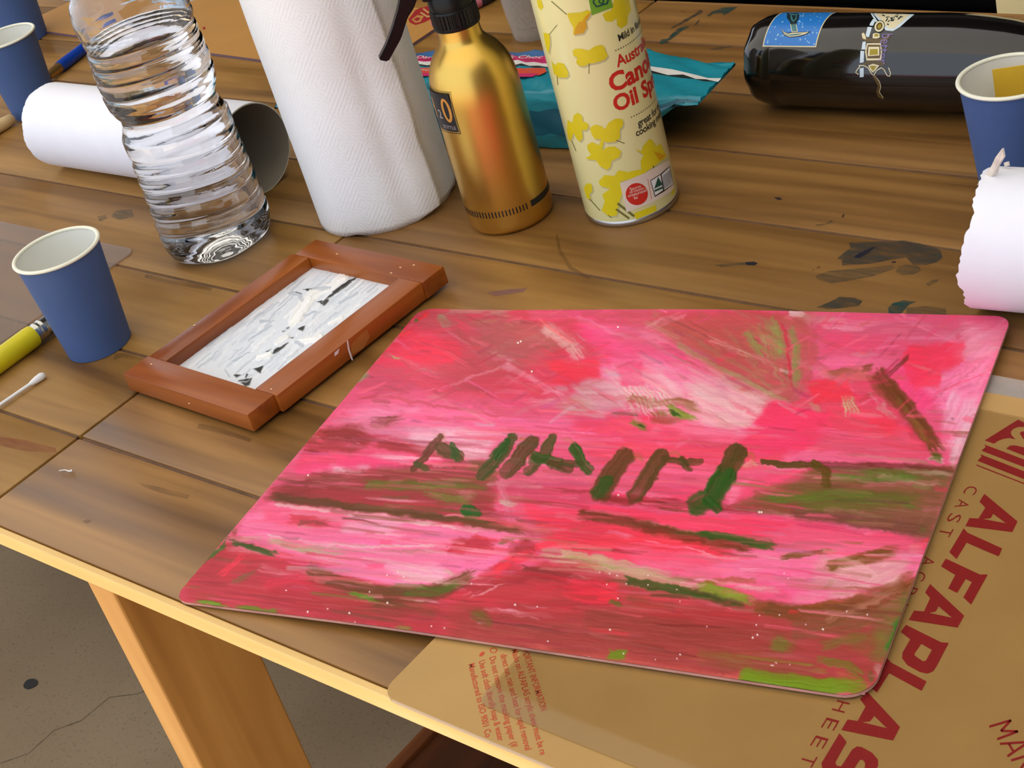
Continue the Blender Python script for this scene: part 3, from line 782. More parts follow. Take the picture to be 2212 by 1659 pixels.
    s([(830,905),(880,898)],12,(150,70,56),.8,.5); s([(810,912),(870,915)],14,(140,80,50),.7,.5)
    f([(690,925),(780,922),(808,945),(760,985),(670,980),(660,965)],(162,56,54),.92,7,.3,.3); s([(690,955),(705,950)],8,RD,.8)
    f([(650,975),(760,980),(930,985),(1000,1000),(640,1015)],(238,76,116),.9,9,.3)
    s([(800,960),(900,972),(980,985)],20,(186,62,66),.8,.5)
    f([(640,1010),(740,985),(1000,990),(1020,1002),(800,1022),(640,1030)],HP,.85,8,.3); f([(720,1012),(790,1010),(780,1024),(720,1026)],WH,.7,6,.3)
    f([(1230,900),(1420,900),(1640,960),(1640,1000),(1420,985),(1240,960)],(250,80,116),.85,12,.3,.05)
    f([(1430,890),(1620,930),(1590,960),(1470,945)],(250,150,180),.6,12,.5)
    f([(1250,960),(1450,960),(1700,980),(1660,1010),(1300,1005)],(240,78,104),.8,10,.35); s([(1400,955),(1640,970)],7,(190,60,84),.6,.4)
    # right triangle, green
    f([(1400,700),(1560,676),(1750,676),(1765,760),(1735,850),(1715,872),(1640,840),(1500,770)],(192,100,92),.92,8,.35,.5)
    f([(1430,690),(1560,690),(1600,730),(1500,740)],(214,86,92),.7,12,.4,.4); f([(1500,745),(1600,740),(1640,800),(1580,800)],(206,84,88),.6,12,.5,.6)
    for (a,b,c,w) in (((1660,676),(1672,740),(1690,790),30),((1605,706),(1630,745),(1655,775),20),((1705,700),(1722,760),(1718,850),18),((1560,700),(1600,750),(1660,830),10),((1450,735),(1560,800),(1700,868),14),((1640,690),(1655,760),(1700,850),8)):
        s([a,b,c],w,(150,164,92) if w>15 else (176,150,110),.85,.7,.3,.8)
    s([(1690,690),(1700,760),(1712,860)],7,(214,70,88),.8,.4); s([(1735,690),(1750,770),(1730,860)],20,(206,92,100),.8,.6)
    s([(1655,735),(1680,740)],24,(176,176,110),.6,.6); s([(1690,790),(1715,830)],10,DG,.5,.6); s([(1685,800),(1710,805)],8,WH,.7,.5)
    f([(1470,755),(1560,800),(1700,866),(1650,872),(1540,815)],(190,160,130),.5,7,.6,.45)
    # upper right
    f([(1745,682),(1900,684),(2180,690),(2180,760),(2060,800),(1780,790),(1755,740)],(232,98,132),.9,10,.3,.02)
    f([(1800,700),(2080,700),(2160,730),(2060,745),(1850,735)],(216,106,134),.7,12,.4,.02); f([(1780,725),(1900,720),(1960,745),(1860,760),(1780,755)],(246,80,120),.7,12,.35)
    f([(1720,680),(1800,682),(1830,695),(1750,700)],(224,176,168),.8,7,.4); s([(1710,676),(1730,680)],14,WH,.9,.3)
    f([(1780,690),(1840,692),(1820,705),(1780,705)],(250,76,112),.7,6,.3)
    f([(2040,720),(2170,715),(2165,760),(2080,790)],(226,136,158),.7,12,.4,-.3)
    f([(1765,770),(1900,770),(2000,780),(1940,800),(1780,795)],(252,120,164),.8,9,.3); s([(1830,765),(1900,770)],10,(226,170,170),.6,.5)
    f([(1960,748),(2080,735),(2085,780),(2030,800),(2030,840),(1970,830),(1940,780)],(250,66,96),.88,9,.25,-.7); f([(1950,780),(2000,770),(2000,800),(1960,800)],(255,60,86),.7,8,.2,-.6)
    f([(1900,800),(1960,790),(2030,850),(1990,900)],HP,.85,10,.3,-.8)
    f([(2000,830),(2100,780),(2150,760),(2110,900),(2075,980),(2050,960),(2040,900)],(252,140,180),.9,12,.3,-1.0); f([(2040,850),(2090,840),(2070,930)],(255,120,172),.7,14,.3,-.9)
    f([(2080,900),(2110,880),(2090,960),(2060,1010),(2050,990)],(226,190,196),.8,8,.4,-1.1); f([(2060,730),(2130,720),(2100,780),(2070,780)],(220,150,166),.5,10,.5,-.7)
    s([(2050,880),(2000,820)],2,(170,80,100),.5,.3); s([(2060,930),(2010,850)],2,(170,80,100),.4,.3); s([(2053,905),(2055,907)],5,(90,50,50),.9,0)
    # right middle
    f([(1740,830),(1850,800),(1920,840),(1990,930),(2010,985),(1900,1000),(1760,980),(1720,900)],(230,84,110),.92,10,.3,.2)
    f([(1775,800),(1860,795),(1890,820),(1800,840)],(216,120,110),.8,9,.4); f([(1740,825),(1830,820),(1850,860),(1760,870)],(250,66,84),.8,9,.25)
    f([(1770,880),(1850,870),(1940,910),(1940,960),(1800,960)],(246,74,98),.7,12,.3); f([(1880,895),(1930,905),(1920,950),(1870,930)],(255,60,84),.7,8,.2)
    f([(1660,868),(1790,890),(1800,940),(1720,985),(1590,965),(1610,930)],(252,70,110),.92,8,.2,-.5); f([(1600,930),(1700,900),(1740,960),(1640,985)],HP,.6,12,.3)
    for k in range(4): s([(1815+k*8,850),(1822+k*9,880),(1828+k*10,905)],7,(206,180,136),.75,.5,.3,.8)
    s([(1745,872),(1765,880),(1775,905)],16,(190,176,130),.8,.6,.3,.9); s([(1760,905),(1790,930)],12,(160,60,60),.6,.5)
    s([(1895,865),(1915,890),(1935,915)],18,(206,190,170),.8,.7,.3,.8); s([(1880,850),(1890,870)],7,WH,.6,.6)
    f([(1760,940),(1900,930),(1960,960),(1900,1000),(1740,1000)],(222,96,124),.6,12,.4); f([(1700,970),(1900,985),(2040,1010),(1900,1010),(1700,1000)],(250,116,156),.85,8,.3)
    s([(1780,810),(1840,798),(1895,788)],18,(150,90,60),.7,.5); s([(1880,796),(1915,840),(1950,880)],44,(146,76,52),.85,.5,.3,.6)
    s([(1905,815),(1965,885),(2010,950),(2035,985)],32,(124,74,38),.92,.4,.3,.8); s([(1935,860),(1985,920),(2020,975)],10,(160,130,60),.5,.7); s([(2005,980),(2040,992)],22,(96,96,30),.85,.4)
    s([(1940,900),(1990,960),(2005,985)],14,(196,60,80),.6,.6)
    s([(2000,985),(2045,1000)],10,(236,190,200),.8,.4)
    # band with green, right
    f([(1590,1090),(1640,1062),(1770,1012),(1900,1005),(2072,1008),(2010,1165),(1860,1130),(1700,1110)],(146,96,66),.95,7,.35,.05)
    f([(1740,1000),(1900,1000),(2060,1012),(2050,1030),(1840,1025),(1740,1015)],(140,60,60),.8,6,.3)
    f([(1800,1015),(2050,1020),(2040,1045),(1900,1045),(1800,1035)],(104,130,56),.85,7,.35); f([(1795,1022),(1880,1030),(1830,1045),(1795,1040)],(170,160,110),.7,6,.4)
    s([(1800,1050),(1900,1052),(2040,1058)],12,(200,92,96),.8,.5); s([(1970,1030),(2045,1045)],22,(200,62,92),.75,.4)
    f([(1650,1070),(1800,1055),(1990,1065),(1990,1090),(1850,1105),(1650,1090)],(108,128,46),.8,9,.4,.05); f([(1730,1085),(1850,1080),(1850,1105),(1750,1110)],(100,128,40),.6,8,.4)
    s([(1900,1085),(1960,1090),(1985,1100)],20,(200,70,90),.7,.5); s([(1945,1090),(1985,1100)],12,GR,.8,.4)
    f([(1590,1090),(1720,1085),(1720,1110),(1600,1105)],(190,58,70),.7,8,.4); f([(1720,1105),(2020,1120),(2010,1160),(1850,1130)],(136,84,72),.7,8,.4)
    for k in range(5): s([(1800+k*45,1140),(1810+k*46,1115),(1822+k*46,1085)],8,(190,120,130),.4,.8)
    s([(1985,1150),(2010,1130)],16,GR,.8,.4)
    # dark band left
    f([(570,1078),(620,1048),(690,1022),(900,1010),(1050,1000),(1080,1050),(1065,1110),(1150,1150),(1080,1146),(820,1110)],(164,62,62),.95,7,.35,.05)
    f([(690,1040),(800,1035),(760,1065),(640,1062)],(206,56,76),.75,8,.4); f([(650,1062),(900,1085),(1000,1105),(860,1100)],(210,58,80),.7,9,.4,.08)
    f([(780,1035),(930,1042),(1060,1030),(1050,1060),(900,1060),(790,1052)],(108,132,40),.85,7,.4,.05); s([(780,1047),(860,1046)],9,(120,168,40),.8,.3)
    f([(920,1055),(1030,1070),(1020,1095),(960,1085)],(130,140,56),.8,7,.4,.15); s([(1000,1000),(1060,1020),(1055,1070)],30,(112,100,44),.75,.5)
    s([(575,1072),(700,1085),(850,1105),(1000,1125),(1140,1152)],17,(118,78,40),.95,.35,.25,.6); s([(900,1108),(1010,1122),(1080,1140)],8,GR,.7,.4)
    s([(1040,1090),(1075,1110)],18,(200,50,70),.7,.4)
    s([(1010,1107),(1020,1109)],34,(36,106,22),1,.05,.15,.8)
    # middle right reds and pinks
    f([(1060,1060),(1120,1040),(1300,1060),(1320,1085),(1120,1090)],(214,74,104),.9,8,.35); s([(1120,1050),(1300,1065)],10,(160,52,60),.6,.5)
    s([(1150,1020),(1240,1025),(1300,1045)],18,(236,110,130),.9,.4); f([(1330,1060),(1500,1050),(1560,1085),(1480,1100),(1330,1085)],(246,72,112),.85,8,.3); s([(1420,1010),(1520,1020),(1560,1030)],20,(250,110,150),.9,.4)
    f([(1600,1040),(1700,1020),(1760,1015),(1700,1055),(1590,1090)],(250,86,124),.9,7,.3,-.3); f([(1560,1050),(1620,1035),(1580,1090)],(255,140,170),.7,7,.3)
    s([(1280,1075),(1400,1082),(1600,1100)],16,(168,52,58),.8,.4)
    f([(1075,1080),(1200,1085),(1450,1110),(1720,1130),(1980,1165),(2000,1185),(1700,1170),(1400,1150),(1150,1120)],(250,70,106),.95,9,.25,.08)
    f([(1700,1135),(1980,1165),(1990,1195),(1800,1190),(1650,1165)],(240,112,144),.85,10,.3,.08)
    f([(1090,1070),(1130,1060),(1140,1130),(1100,1130)],(226,110,140),.8,9,.35,1.3); s([(1090,1085),(1110,1090)],18,(206,184,166),.7,.5)
    f([(1150,1110),(1300,1130),(1500,1160),(1600,1200),(1400,1210),(1180,1180)],(246,62,84),.95,9,.25,.1)
    s([(1190,1110),(1280,1125)],10,(240,150,160),.7,.6); s([(1300,1148),(1380,1162)],12,(244,150,180),.7,.5); s([(1240,1148),(1260,1140)],8,(160,110,60),.5,.5)
    s([(1240,1108),(1340,1125),(1450,1150),(1600,1180),(1640,1188)],24,(124,66,34),.92,.4,.3,.5); s([(1370,1125),(1470,1145),(1530,1155)],9,(196,150,130),.8,.5)
    s([(1500,1152),(1580,1162),(1650,1178),(1690,1182)],17,(62,98,26),.95,.3,.25,.7); s([(1370,1140),(1500,1170),(1600,1182)],16,(160,46,34),.7,.4)
    f([(1340,1180),(1560,1200),(1640,1190),(1800,1190),(1990,1195),(1990,1250),(1880,1290),(1700,1310),(1560,1260),(1380,1220)],(254,126,168),.95,10,.28,.1)
    f([(1240,1175),(1400,1180),(1600,1210),(1500,1225),(1340,1210)],(250,80,112),.85,9,.3,.12); s([(1380,1170),(1500,1185),(1570,1210)],4,(255,180,200),.8,.3)
    f([(1780,1195),(1960,1215),(1940,1260),(1820,1290),(1720,1300),(1740,1250)],(232,168,170),.75,12,.35,-.4); f([(1640,1230),(1760,1230),(1740,1290),(1650,1290)],(255,92,150),.7,12,.3,-.2)
    f([(1560,1255),(1640,1250),(1720,1290),(1690,1308),(1600,1290)],(240,84,120),.7,9,.35)
    s([(1680,1205),(1740,1198),(1800,1190)],14,(120,86,34),.9,.4,.3,.6); s([(1780,1225),(1860,1208),(1950,1185)],26,(128,86,30),.92,.35,.3,.7); s([(1800,1228),(1880,1215)],8,(110,130,40),.6,.4); s([(1785,1270),(1800,1252)],12,(150,110,60),.7,.5)
    s([(1960,1190),(2000,1180)],18,(240,140,140),.8,.4); s([(2000,1170),(2010,1165)],14,(250,70,84),.9,.2)
    # left lens
    f([(520,1120),(600,1082),(860,1115),(1140,1155),(1090,1205),(990,1268),(860,1268),(690,1215),(515,1155)],(252,132,174),.96,7,.25,.1)
    f([(560,1095),(720,1100),(800,1130),(700,1150),(570,1130)],(250,84,122),.8,10,.3,.1); s([(580,1088),(800,1112),(1000,1140)],8,(240,190,190),.85,.4)
    s([(625,1122),(680,1128),(720,1130)],24,(190,60,60),.75,.6); s([(630,1130),(660,1124),(715,1136)],10,(120,70,56),.7,.7); s([(640,1133),(690,1138)],8,(220,180,170),.8,.5)
    f([(760,1110),(870,1125),(840,1150),(740,1150)],(244,170,196),.7,10,.3,.1); f([(640,1160),(1000,1150),(1120,1165),(960,1180),(720,1180)],(254,116,164),.7,10,.4)
    s([(540,1150),(640,1165),(760,1180),(960,1180)],6,(236,196,196),.8,.4); s([(570,1165),(660,1185),(760,1192)],16,(190,180,150),.8,.5); s([(730,1190),(900,1192),(990,1190)],6,(176,130,110),.7,.4)
    s([(640,1185),(680,1195)],14,(160,170,100),.6,.5); f([(820,1215),(960,1225),(960,1255),(860,1255)],(240,180,200),.65,9,.4,.1); s([(700,1210),(850,1250),(950,1262)],12,(236,120,150),.8,.4)
    s([(970,1180),(1030,1168),(1080,1185)],30,(200,50,62),.92,.35); s([(975,1190),(1020,1195)],18,(210,60,70),.8,.4); s([(1000,1165),(1012,1180)],10,(130,70,50),.5,.6)
    s([(980,1225),(1060,1215),(1115,1185)],22,(252,120,170),.95,.3); s([(1080,1172),(1105,1168)],8,(110,110,50),.8,.4)
    s([(965,1225),(975,1250)],12,(206,196,160),.8,.5)
    s([(490,1170),(540,1182),(608,1202)],12,(72,92,30),.95,.3,.2,.6); s([(505,1150),(500,1135)],14,(150,76,60),.8,.4); s([(530,1165),(600,1188)],12,(226,110,130),.8,.4)
    # lower left
    f([(380,1300),(400,1265),(480,1172),(560,1195),(690,1225),(860,1280),(1000,1270),(1080,1210),(1120,1230),(1060,1290),(960,1390),(600,1340)],(206,58,74),.95,8,.3,.1)
    f([(490,1200),(540,1205),(520,1250),(480,1260)],(250,62,90),.7,8,.3,-.7); f([(560,1250),(680,1240),(690,1280),(580,1290)],(220,52,80),.7,10,.3,.1); f([(640,1290),(800,1300),(740,1330),(640,1320)],(232,54,84),.7,10,.35)
    f([(700,1260),(820,1290),(920,1310),(780,1330),(690,1300)],(168,70,54),.75,12,.35,.1)
    f([(390,1260),(500,1155),(520,1160),(430,1255)],(190,60,70),.8,7,.3,-.8); s([(440,1210),(480,1180)],12,GR,.85,.3); s([(400,1285),(395,1270)],16,(232,80,110),.9,.2)
    for k in range(4): s([(495+k*9,1262-k*6),(520+k*11,1250-k*6),(545+k*8,1238-k*7)],6,(140,110,70),.7,.6)
    s([(660,1232),(740,1262),(840,1284),(930,1278),(1030,1240)],30,(110,78,30),.95,.35,.3,.5); s([(860,1280),(940,1275),(1010,1250)],16,(92,110,34),.85,.35); s([(745,1278),(790,1290),(830,1298)],12,(108,136,36),.9,.3)
    s([(790,1310),(870,1302),(930,1310)],26,(120,82,36),.85,.4); s([(800,1300),(830,1312)],20,(96,80,30),.8,.3)
    s([(420,1297),(470,1304),(500,1308)],10,BRT,.95,.3,.2); s([(500,1315),(560,1320),(620,1326)],16,(116,140,36),.95,.3,.2)
    f([(600,1330),(800,1350),(1000,1390),(960,1400),(700,1365)],(206,98,86),.85,7,.35); s([(850,1358),(900,1362)],16,(150,140,70),.85,.3)
    s([(820,1345),(830,1352)],22,(220,60,76),.8,.3)
    # junction
    s([(1060,1250),(1100,1210),(1170,1190)],30,(250,56,84),.9,.4); s([(1110,1170),(1170,1200)],30,(190,60,60),.8,.5); s([(1120,1205),(1160,1180),(1230,1175)],16,(252,66,92),.85,.4)
    s([(1060,1240),(1090,1228)],9,(255,80,80),.9,.3)
    # lower right
    f([(960,1320),(1090,1240),(1180,1215),(1400,1250),(1640,1310),(1800,1325),(2000,1240),(1960,1330),(1900,1470),(1860,1500),(1500,1455),(1250,1420),(960,1385)],(182,68,66),.96,8,.35,.1)
    f([(1000,1290),(1120,1230),(1260,1255),(1350,1290),(1250,1330),(1080,1330)],(214,58,72),.85,12,.35,-.1); f([(1200,1240),(1330,1260),(1330,1310),(1230,1300)],(250,54,78),.7,9,.4,.1); f([(1010,1300),(1150,1300),(1250,1340),(1060,1345)],(226,60,88),.7,12,.35)
    s([(1120,1225),(1230,1245),(1330,1272)],12,(120,52,48),.8,.4); s([(1090,1240),(1120,1232)],4,(240,180,190),.7,.3); s([(1000,1290),(1050,1270)],3,(250,190,200),.6,.4); s([(1030,1285),(1110,1255)],4,(230,160,170),.5,.6)
    f([(1170,1185),(1300,1205),(1450,1240),(1520,1275),(1440,1272),(1250,1225),(1170,1205)],(206,170,140),.92,7,.35,.15); s([(1210,1200),(1290,1215)],10,(150,150,80),.7,.4); s([(1260,1215),(1370,1228)],8,(150,170,80),.7,.4)
    f([(1360,1195),(1560,1235),(1560,1260),(1450,1240)],(236,96,122),.7,9,.4,.15)
    s([(1340,1252),(1430,1268),(1540,1292),(1620,1310)],20,(70,92,28),.92,.35,.3,.6); s([(1500,1262),(1560,1280),(1640,1305)],24,(136,156,50),.85,.4,.3,.6); s([(1510,1258),(1580,1255),(1650,1255)],14,(160,92,40),.85,.4); s([(1560,1280),(1620,1298)],14,(196,186,120),.6,.5)
    s([(1350,1285),(1400,1295),(1420,1285)],26,(124,80,40),.6,.5)
    s([(1620,1312),(1720,1325),(1850,1305),(1990,1240)],34,(136,84,36),.92,.4,.3,.4); s([(1700,1320),(1740,1322)],10,(230,66,60),.7,.4); s([(1720,1312),(1850,1300)],12,(150,80,30),.7,.4)
    s([(1780,1345),(1860,1310),(1930,1280)],16,(176,120,96),.7,.5); f([(1700,1340),(1900,1310),(1930,1340),(1760,1380)],(150,94,60),.75,12,.4,-.3)
    f([(1890,1320),(1990,1250),(1960,1340),(1920,1430),(1880,1420)],(112,122,52),.85,10,.35,-1.0); s([(1955,1330),(1935,1380),(1915,1425)],26,(48,128,30),.9,.35,.4); s([(1990,1250),(1965,1310)],16,(112,140,70),.8,.4); f([(1840,1370),(1910,1360),(1900,1420),(1830,1400)],(124,128,44),.65,12,.4)
    f([(1660,1380),(1720,1380),(1710,1415),(1660,1415)],(134,126,48),.75,10,.4); f([(1560,1400),(1700,1410),(1680,1450),(1560,1440)],(166,104,56),.6,12,.4)
    s([(1300,1310),(1450,1330),(1640,1350)],26,(170,58,56),.6,.5); f([(1380,1300),(1640,1330),(1620,1370),(1400,1340)],(190,50,54),.6,12,.4); s([(1430,1305),(1470,1315)],16,(140,70,80),.5,.4)
    f([(960,1378),(1200,1400),(1460,1440),(1700,1470),(1600,1490),(1250,1440),(960,1392)],(208,104,88),.85,8,.35,.1); f([(1060,1345),(1300,1380),(1560,1420),(1500,1440),(1200,1400)],(190,78,72),.6,10,.4,.1)
    f([(1316,1404),(1350,1406),(1346,1428),(1312,1424)],(124,146,30),.95,4,.2); s([(1320,1300),(1330,1306)],14,GR,.7,.3); s([(1315,1370),(1325,1380)],20,(130,100,40),.6,.4)
    s([(1590,1455),(1700,1470),(1800,1485),(1880,1480)],34,(122,150,24),.95,.35,.35); s([(1640,1478),(1740,1492),(1850,1490)],14,(140,166,40),.8,.4); s([(1760,1420),(1820,1435),(1875,1468)],18,(120,142,40),.85,.5); s([(1800,1455),(1860,1470)],22,(204,110,80),.75,.5); s([(1870,1465),(1895,1455)],20,(56,130,20),.85,.3)
    s([(1895,1440),(1905,1460)],12,(196,180,170),.7,.5)
    s([(1560,1418),(1640,1418)],18,(200,80,84),.7,.4); s([(1440,1395),(1560,1408)],16,(206,86,78),.6,.5)
    s([(1038,1335),(1048,1345)],30,(120,110,40),.7,.4); s([(1036,1348),(1046,1342)],9,(250,150,200),1,0)
base_paint()
rz = random.Random(8)
cv.drag(NU, NV, 360, 21, 655, 960, lambda x, y: (rz.uniform(-.5, .6) if x < 1350 else (.45 if x < 1720 else (rz.uniform(-.9, .1) if y > 740 else .05))) if y < 880 else .10)
cv.drag(NU, NV, 420, 22, 930, 1520, lambda x, y: .07+.0001*(y-930))
cv.smear(NU, NV, 3, 31)
cv.gain = .5
base_paint()
cv.gain = 1.0
cv.smear(NU, NV, 2, 35)
cv.drag(NU, NV, 160, 24, 660, 960, lambda x, y: rz.uniform(-.6, .6), 25, 80)
cv.drag(NU, NV, 200, 25, 930, 1520, lambda x, y: .08, 40, 140)
for p_, c_, o_, a_ in (
 ([(1300,800),(1400,790),(1480,840),(1440,900),(1340,880)],(244,190,196),.7,.6), ([(1490,815),(1660,868),(1610,930),(1490,905)],(240,190,192),.75,.4), ([(880,925),(1000,925),(1075,945),(1050,990),(960,990),(900,965)],(246,192,208),.8,.1),
 ([(2050,850),(2110,860),(2090,960),(2062,1005),(2040,960)],(246,190,208),.75,-1.1), ([(2090,700),(2170,705),(2150,770),(2080,770)],(240,160,182),.6,-.4), ([(720,1010),(795,1010),(780,1026),(718,1027)],(248,216,224),.8,.05), ([(760,1105),(880,1122),(860,1150),(740,1150)],(248,186,206),.7,.1),
 ([(840,1225),(960,1230),(960,1258),(870,1258)],(248,190,208),.7,.1), ([(1780,1200),(1960,1215),(1930,1265),(1800,1290)],(238,184,184),.7,-.4), ([(1240,830),(1330,820),(1350,870),(1270,900)],(226,176,184),.7,.2), ([(750,885),(900,885),(880,905),(770,910)],(250,160,190),.7,.1),
 ([(390,1285),(480,1185),(640,1230),(820,1290),(960,1330),(960,1388),(600,1335)],(158,52,52),.55,.1), ([(970,1320),(1200,1300),(1500,1340),(1800,1350),(1900,1330),(1890,1470),(1560,1455),(1250,1415),(980,1385)],(150,64,52),.6,.1), ([(580,1075),(700,1025),(1040,1003),(1065,1060),(1060,1105),(900,1095)],(138,52,48),.5,.05),
 ([(1600,1090),(1780,1015),(2060,1012),(2015,1160),(1850,1128)],(118,84,52),.5,.05), ([(920,690),(1080,690),(1180,740),(1120,800),(980,790)],(182,84,88),.5,.4), ([(1420,700),(1560,685),(1640,760),(1560,790)],(176,88,76),.5,.5), ([(1000,790),(1120,800),(1100,850),(960,845)],(190,70,80),.4,.2)):
    f(p_, c_, o_, 14, .65, a_)
rq = random.Random(77)
for k in range(170):   # pale dry-brush tracks
    x, y = rq.uniform(420, 2140), rq.uniform(672, 1330)
    sl = rq.uniform(.02, .16) if y > 900 else rq.choice((.05, .4, -.4, .5)); l_ = rq.uniform(50, 190)
    s([(x, y), (x+l_/2, y+l_*sl/2+rq.uniform(-4, 4)), (x+l_, y+l_*sl)], rq.uniform(5, 20), rq.choice(((252, 190, 208), (246, 160, 186), (226, 186, 176), (255, 140, 180), (214, 90, 104), (250, 60, 100))), rq.uniform(.35, .7), .9, .6, .7, .9)
# darker passages laid over
for p_, w_, c_, o_, k_ in (
 ([(580,1068),(760,1035),(1000,1018)],44,(124,52,42),.6,.8), ([(580,1074),(800,1100),(1000,1124),(1150,1154)],17,(96,64,28),.95,.3), ([(780,1047),(900,1048),(1045,1042)],20,(92,132,30),.85,.6), ([(900,1066),(1000,1082),(1035,1092)],14,(120,142,50),.75,.6),
 ([(690,945),(750,938),(800,952)],40,(142,44,44),.85,.4), ([(800,958),(900,972),(1000,986)],18,(156,50,56),.7,.6), ([(790,912),(850,905),(880,898)],14,(112,56,38),.75,.6),
 ([(650,1230),(740,1262),(840,1290),(930,1284),(1040,1238)],38,(94,64,24),.92,.45), ([(860,1286),(950,1276),(1015,1248)],16,(80,112,28),.85,.4), ([(745,1280),(790,1292),(832,1300)],11,(100,140,30),.9,.4), ([(800,1318),(900,1310),(970,1322)],44,(112,72,36),.75,.6), ([(560,1290),(700,1310),(800,1330)],34,(176,50,58),.6,.7),
 ([(490,1168),(540,1182),(610,1203)],13,(62,84,26),.95,.3), ([(430,1225),(480,1180),(505,1160)],10,(76,110,34),.8,.4), ([(1000,1275),(1150,1240),(1300,1275)],28,(150,42,48),.7,.7), ([(1090,1205),(1130,1175),(1170,1200)],26,(150,48,50),.75,.6),
 ([(1250,1340),(1500,1372),(1750,1392)],60,(140,64,46),.65,.8), ([(1060,1340),(1250,1372),(1500,1410)],40,(160,62,58),.6,.8), ([(1640,1312),(1800,1332),(1980,1255)],38,(118,74,32),.9,.5), ([(1700,1366),(1850,1344),(1930,1322)],44,(126,90,54),.75,.7), ([(1780,1345),(1870,1306),(1960,1268)],14,(190,130,108),.7,.6),
 ([(1975,1275),(1945,1350),(1912,1430)],34,(84,122,44),.8,.6), ([(1955,1340),(1930,1395)],18,(30,124,26),.9,.4), ([(1500,1420),(1650,1440),(1780,1450)],34,(134,96,46),.7,.7), ([(1600,1462),(1720,1480),(1880,1484)],30,(116,150,20),.95,.4), ([(1660,1385),(1715,1400)],34,(112,118,38),.7,.6), ([(1750,1420),(1830,1436),(1880,1468)],16,(106,140,30),.8,.6),
 ([(1620,1088),(1800,1064),(2040,1078)],54,(112,88,44),.65,.75), ([(1740,1008),(1900,1006),(2062,1014)],13,(112,46,40),.85,.4), ([(1800,1028),(1920,1030),(2050,1036)],20,(92,124,44),.8,.6), ([(1650,1076),(1800,1070),(1990,1086)],24,(90,126,36),.85,.6), ([(1700,1108),(1850,1128),(2010,1150)],28,(120,70,58),.85,.6), ([(1280,1078),(1450,1090),(1640,1106)],18,(146,44,46),.85,.6),
 ([(1240,1108),(1340,1126),(1450,1150),(1640,1188)],21,(104,54,26),.92,.5), ([(1500,1153),(1580,1163),(1690,1183)],15,(48,92,22),.95,.4), ([(1780,1226),(1860,1209),(1950,1186)],24,(112,76,22),.92,.45), ([(1680,1206),(1740,1199),(1800,1190)],12,(104,74,26),.9,.5),
 ([(1340,1252),(1430,1268),(1540,1292),(1625,1312)],18,(60,86,24),.95,.4), ([(1510,1262),(1570,1282),(1640,1304)],20,(130,156,40),.85,.5), ([(1850,797),(1895,790)],16,(130,76,46),.8,.5), ([(1888,798),(1940,862),(2000,936),(2036,986)],36,(110,66,32),.9,.5), ([(1930,850),(1985,925),(2022,975)],10,(150,124,50),.6,.7), ([(2005,980),(2042,994)],20,(84,96,24),.9,.4),
 ([(1668,682),(1680,730),(1692,790)],26,(140,172,86),.85,.65), ([(1608,708),(1630,745),(1655,780)],18,(138,160,84),.8,.65), ([(1710,700),(1722,760),(1720,855)],15,(134,156,84),.8,.65), ([(1450,738),(1570,805),(1712,870)],13,(168,146,104),.85,.7), ([(1500,735),(1600,790),(1690,850)],9,(170,140,100),.7,.7), ([(1690,690),(1702,760),(1714,860)],6,(210,60,80),.85,.4), ([(1760,700),(1752,780),(1722,868)],14,(214,92,106),.8,.6),
 ([(1170,702),(1205,724),(1266,778)],30,(230,182,176),.85,.8), ([(1200,712),(1250,750)],6,(206,80,96),.8,.5), ([(885,935),(980,940),(1050,955)],30,(244,186,204),.7,.7), ([(1490,840),(1560,870),(1600,900)],40,(240,190,194),.7,.7), ([(580,1090),(800,1114),(1060,1150)],7,(240,196,196),.85,.5), ([(560,1156),(700,1178),(960,1182)],6,(238,200,200),.85,.5), ([(570,1166),(660,1186),(760,1194)],15,(176,172,130),.8,.6),
 ([(1800,1215),(1880,1240),(1900,1260)],40,(238,180,180),.6,.8), ([(1200,1195),(1320,1212),(1470,1250)],18,(204,172,136),.9,.6), ([(960,1185),(1030,1172),(1078,1186)],26,(186,42,54),.9,.4)):
    s(p_, w_*1.1, c_, o_, min(.8, k_+.12), .5, .7, .7)
for k in range(9):
    s([(1332+k*11,822+k*1.5),(1356+k*13,864+k*2),(1382+k*9,916-k*2)],4,(238,206,196),.9,.45,.4,1.0)
for k in range(4): s([(1815+k*8,850),(1822+k*9,880),(1828+k*10,905)],6,(206,182,140),.85,.5,.3,.8)
s([(1345,858),(1400,872),(1470,870),(1520,888)],22,(140,86,44),.65,.7); s([(1395,900),(1450,908),(1505,896)],24,(130,86,38),.65,.7)
s([(1355,905),(1385,920),(1412,930)],17,(112,136,48),.9,.5,.3,1); s([(1370,915),(1402,927)],6,(30,80,16),.9,.3); s([(1435,878),(1470,895),(1512,908)],19,(134,154,58),.9,.5,.3,1); s([(1440,886),(1478,903)],7,(30,80,16),.9,.3)
s([(1010,1107),(1020,1109)],34,(30,100,18),1,.05,.15,.8)
for p_, c_, o_ in (([(1332,792),(1386,782),(1390,832),(1342,832)],(248,84,132),.85), ([(1665,872),(1788,892),(1770,950),(1712,985),(1600,962),(1615,930)],(250,66,108),.75), ([(1962,750),(2082,737),(2085,782),(2030,800),(2026,842),(1972,828),(1945,784)],(250,64,94),.75),
  ([(1745,826),(1830,820),(1850,862),(1762,872)],(250,62,82),.7), ([(1185,782),(1290,780),(1298,818),(1205,828)],(248,62,88),.75), ([(905,735),(990,735),(1000,772),(930,790),(870,775)],(250,56,84),.6), ([(1230,1255),(1330,1262),(1330,1308),(1240,1300)],(248,52,76),.65), ([(1030,690),(1160,698),(1200,745),(1120,775),(1050,765)],(186,100,102),.6)):
    f(p_, c_, o_, 5, .45, .1)
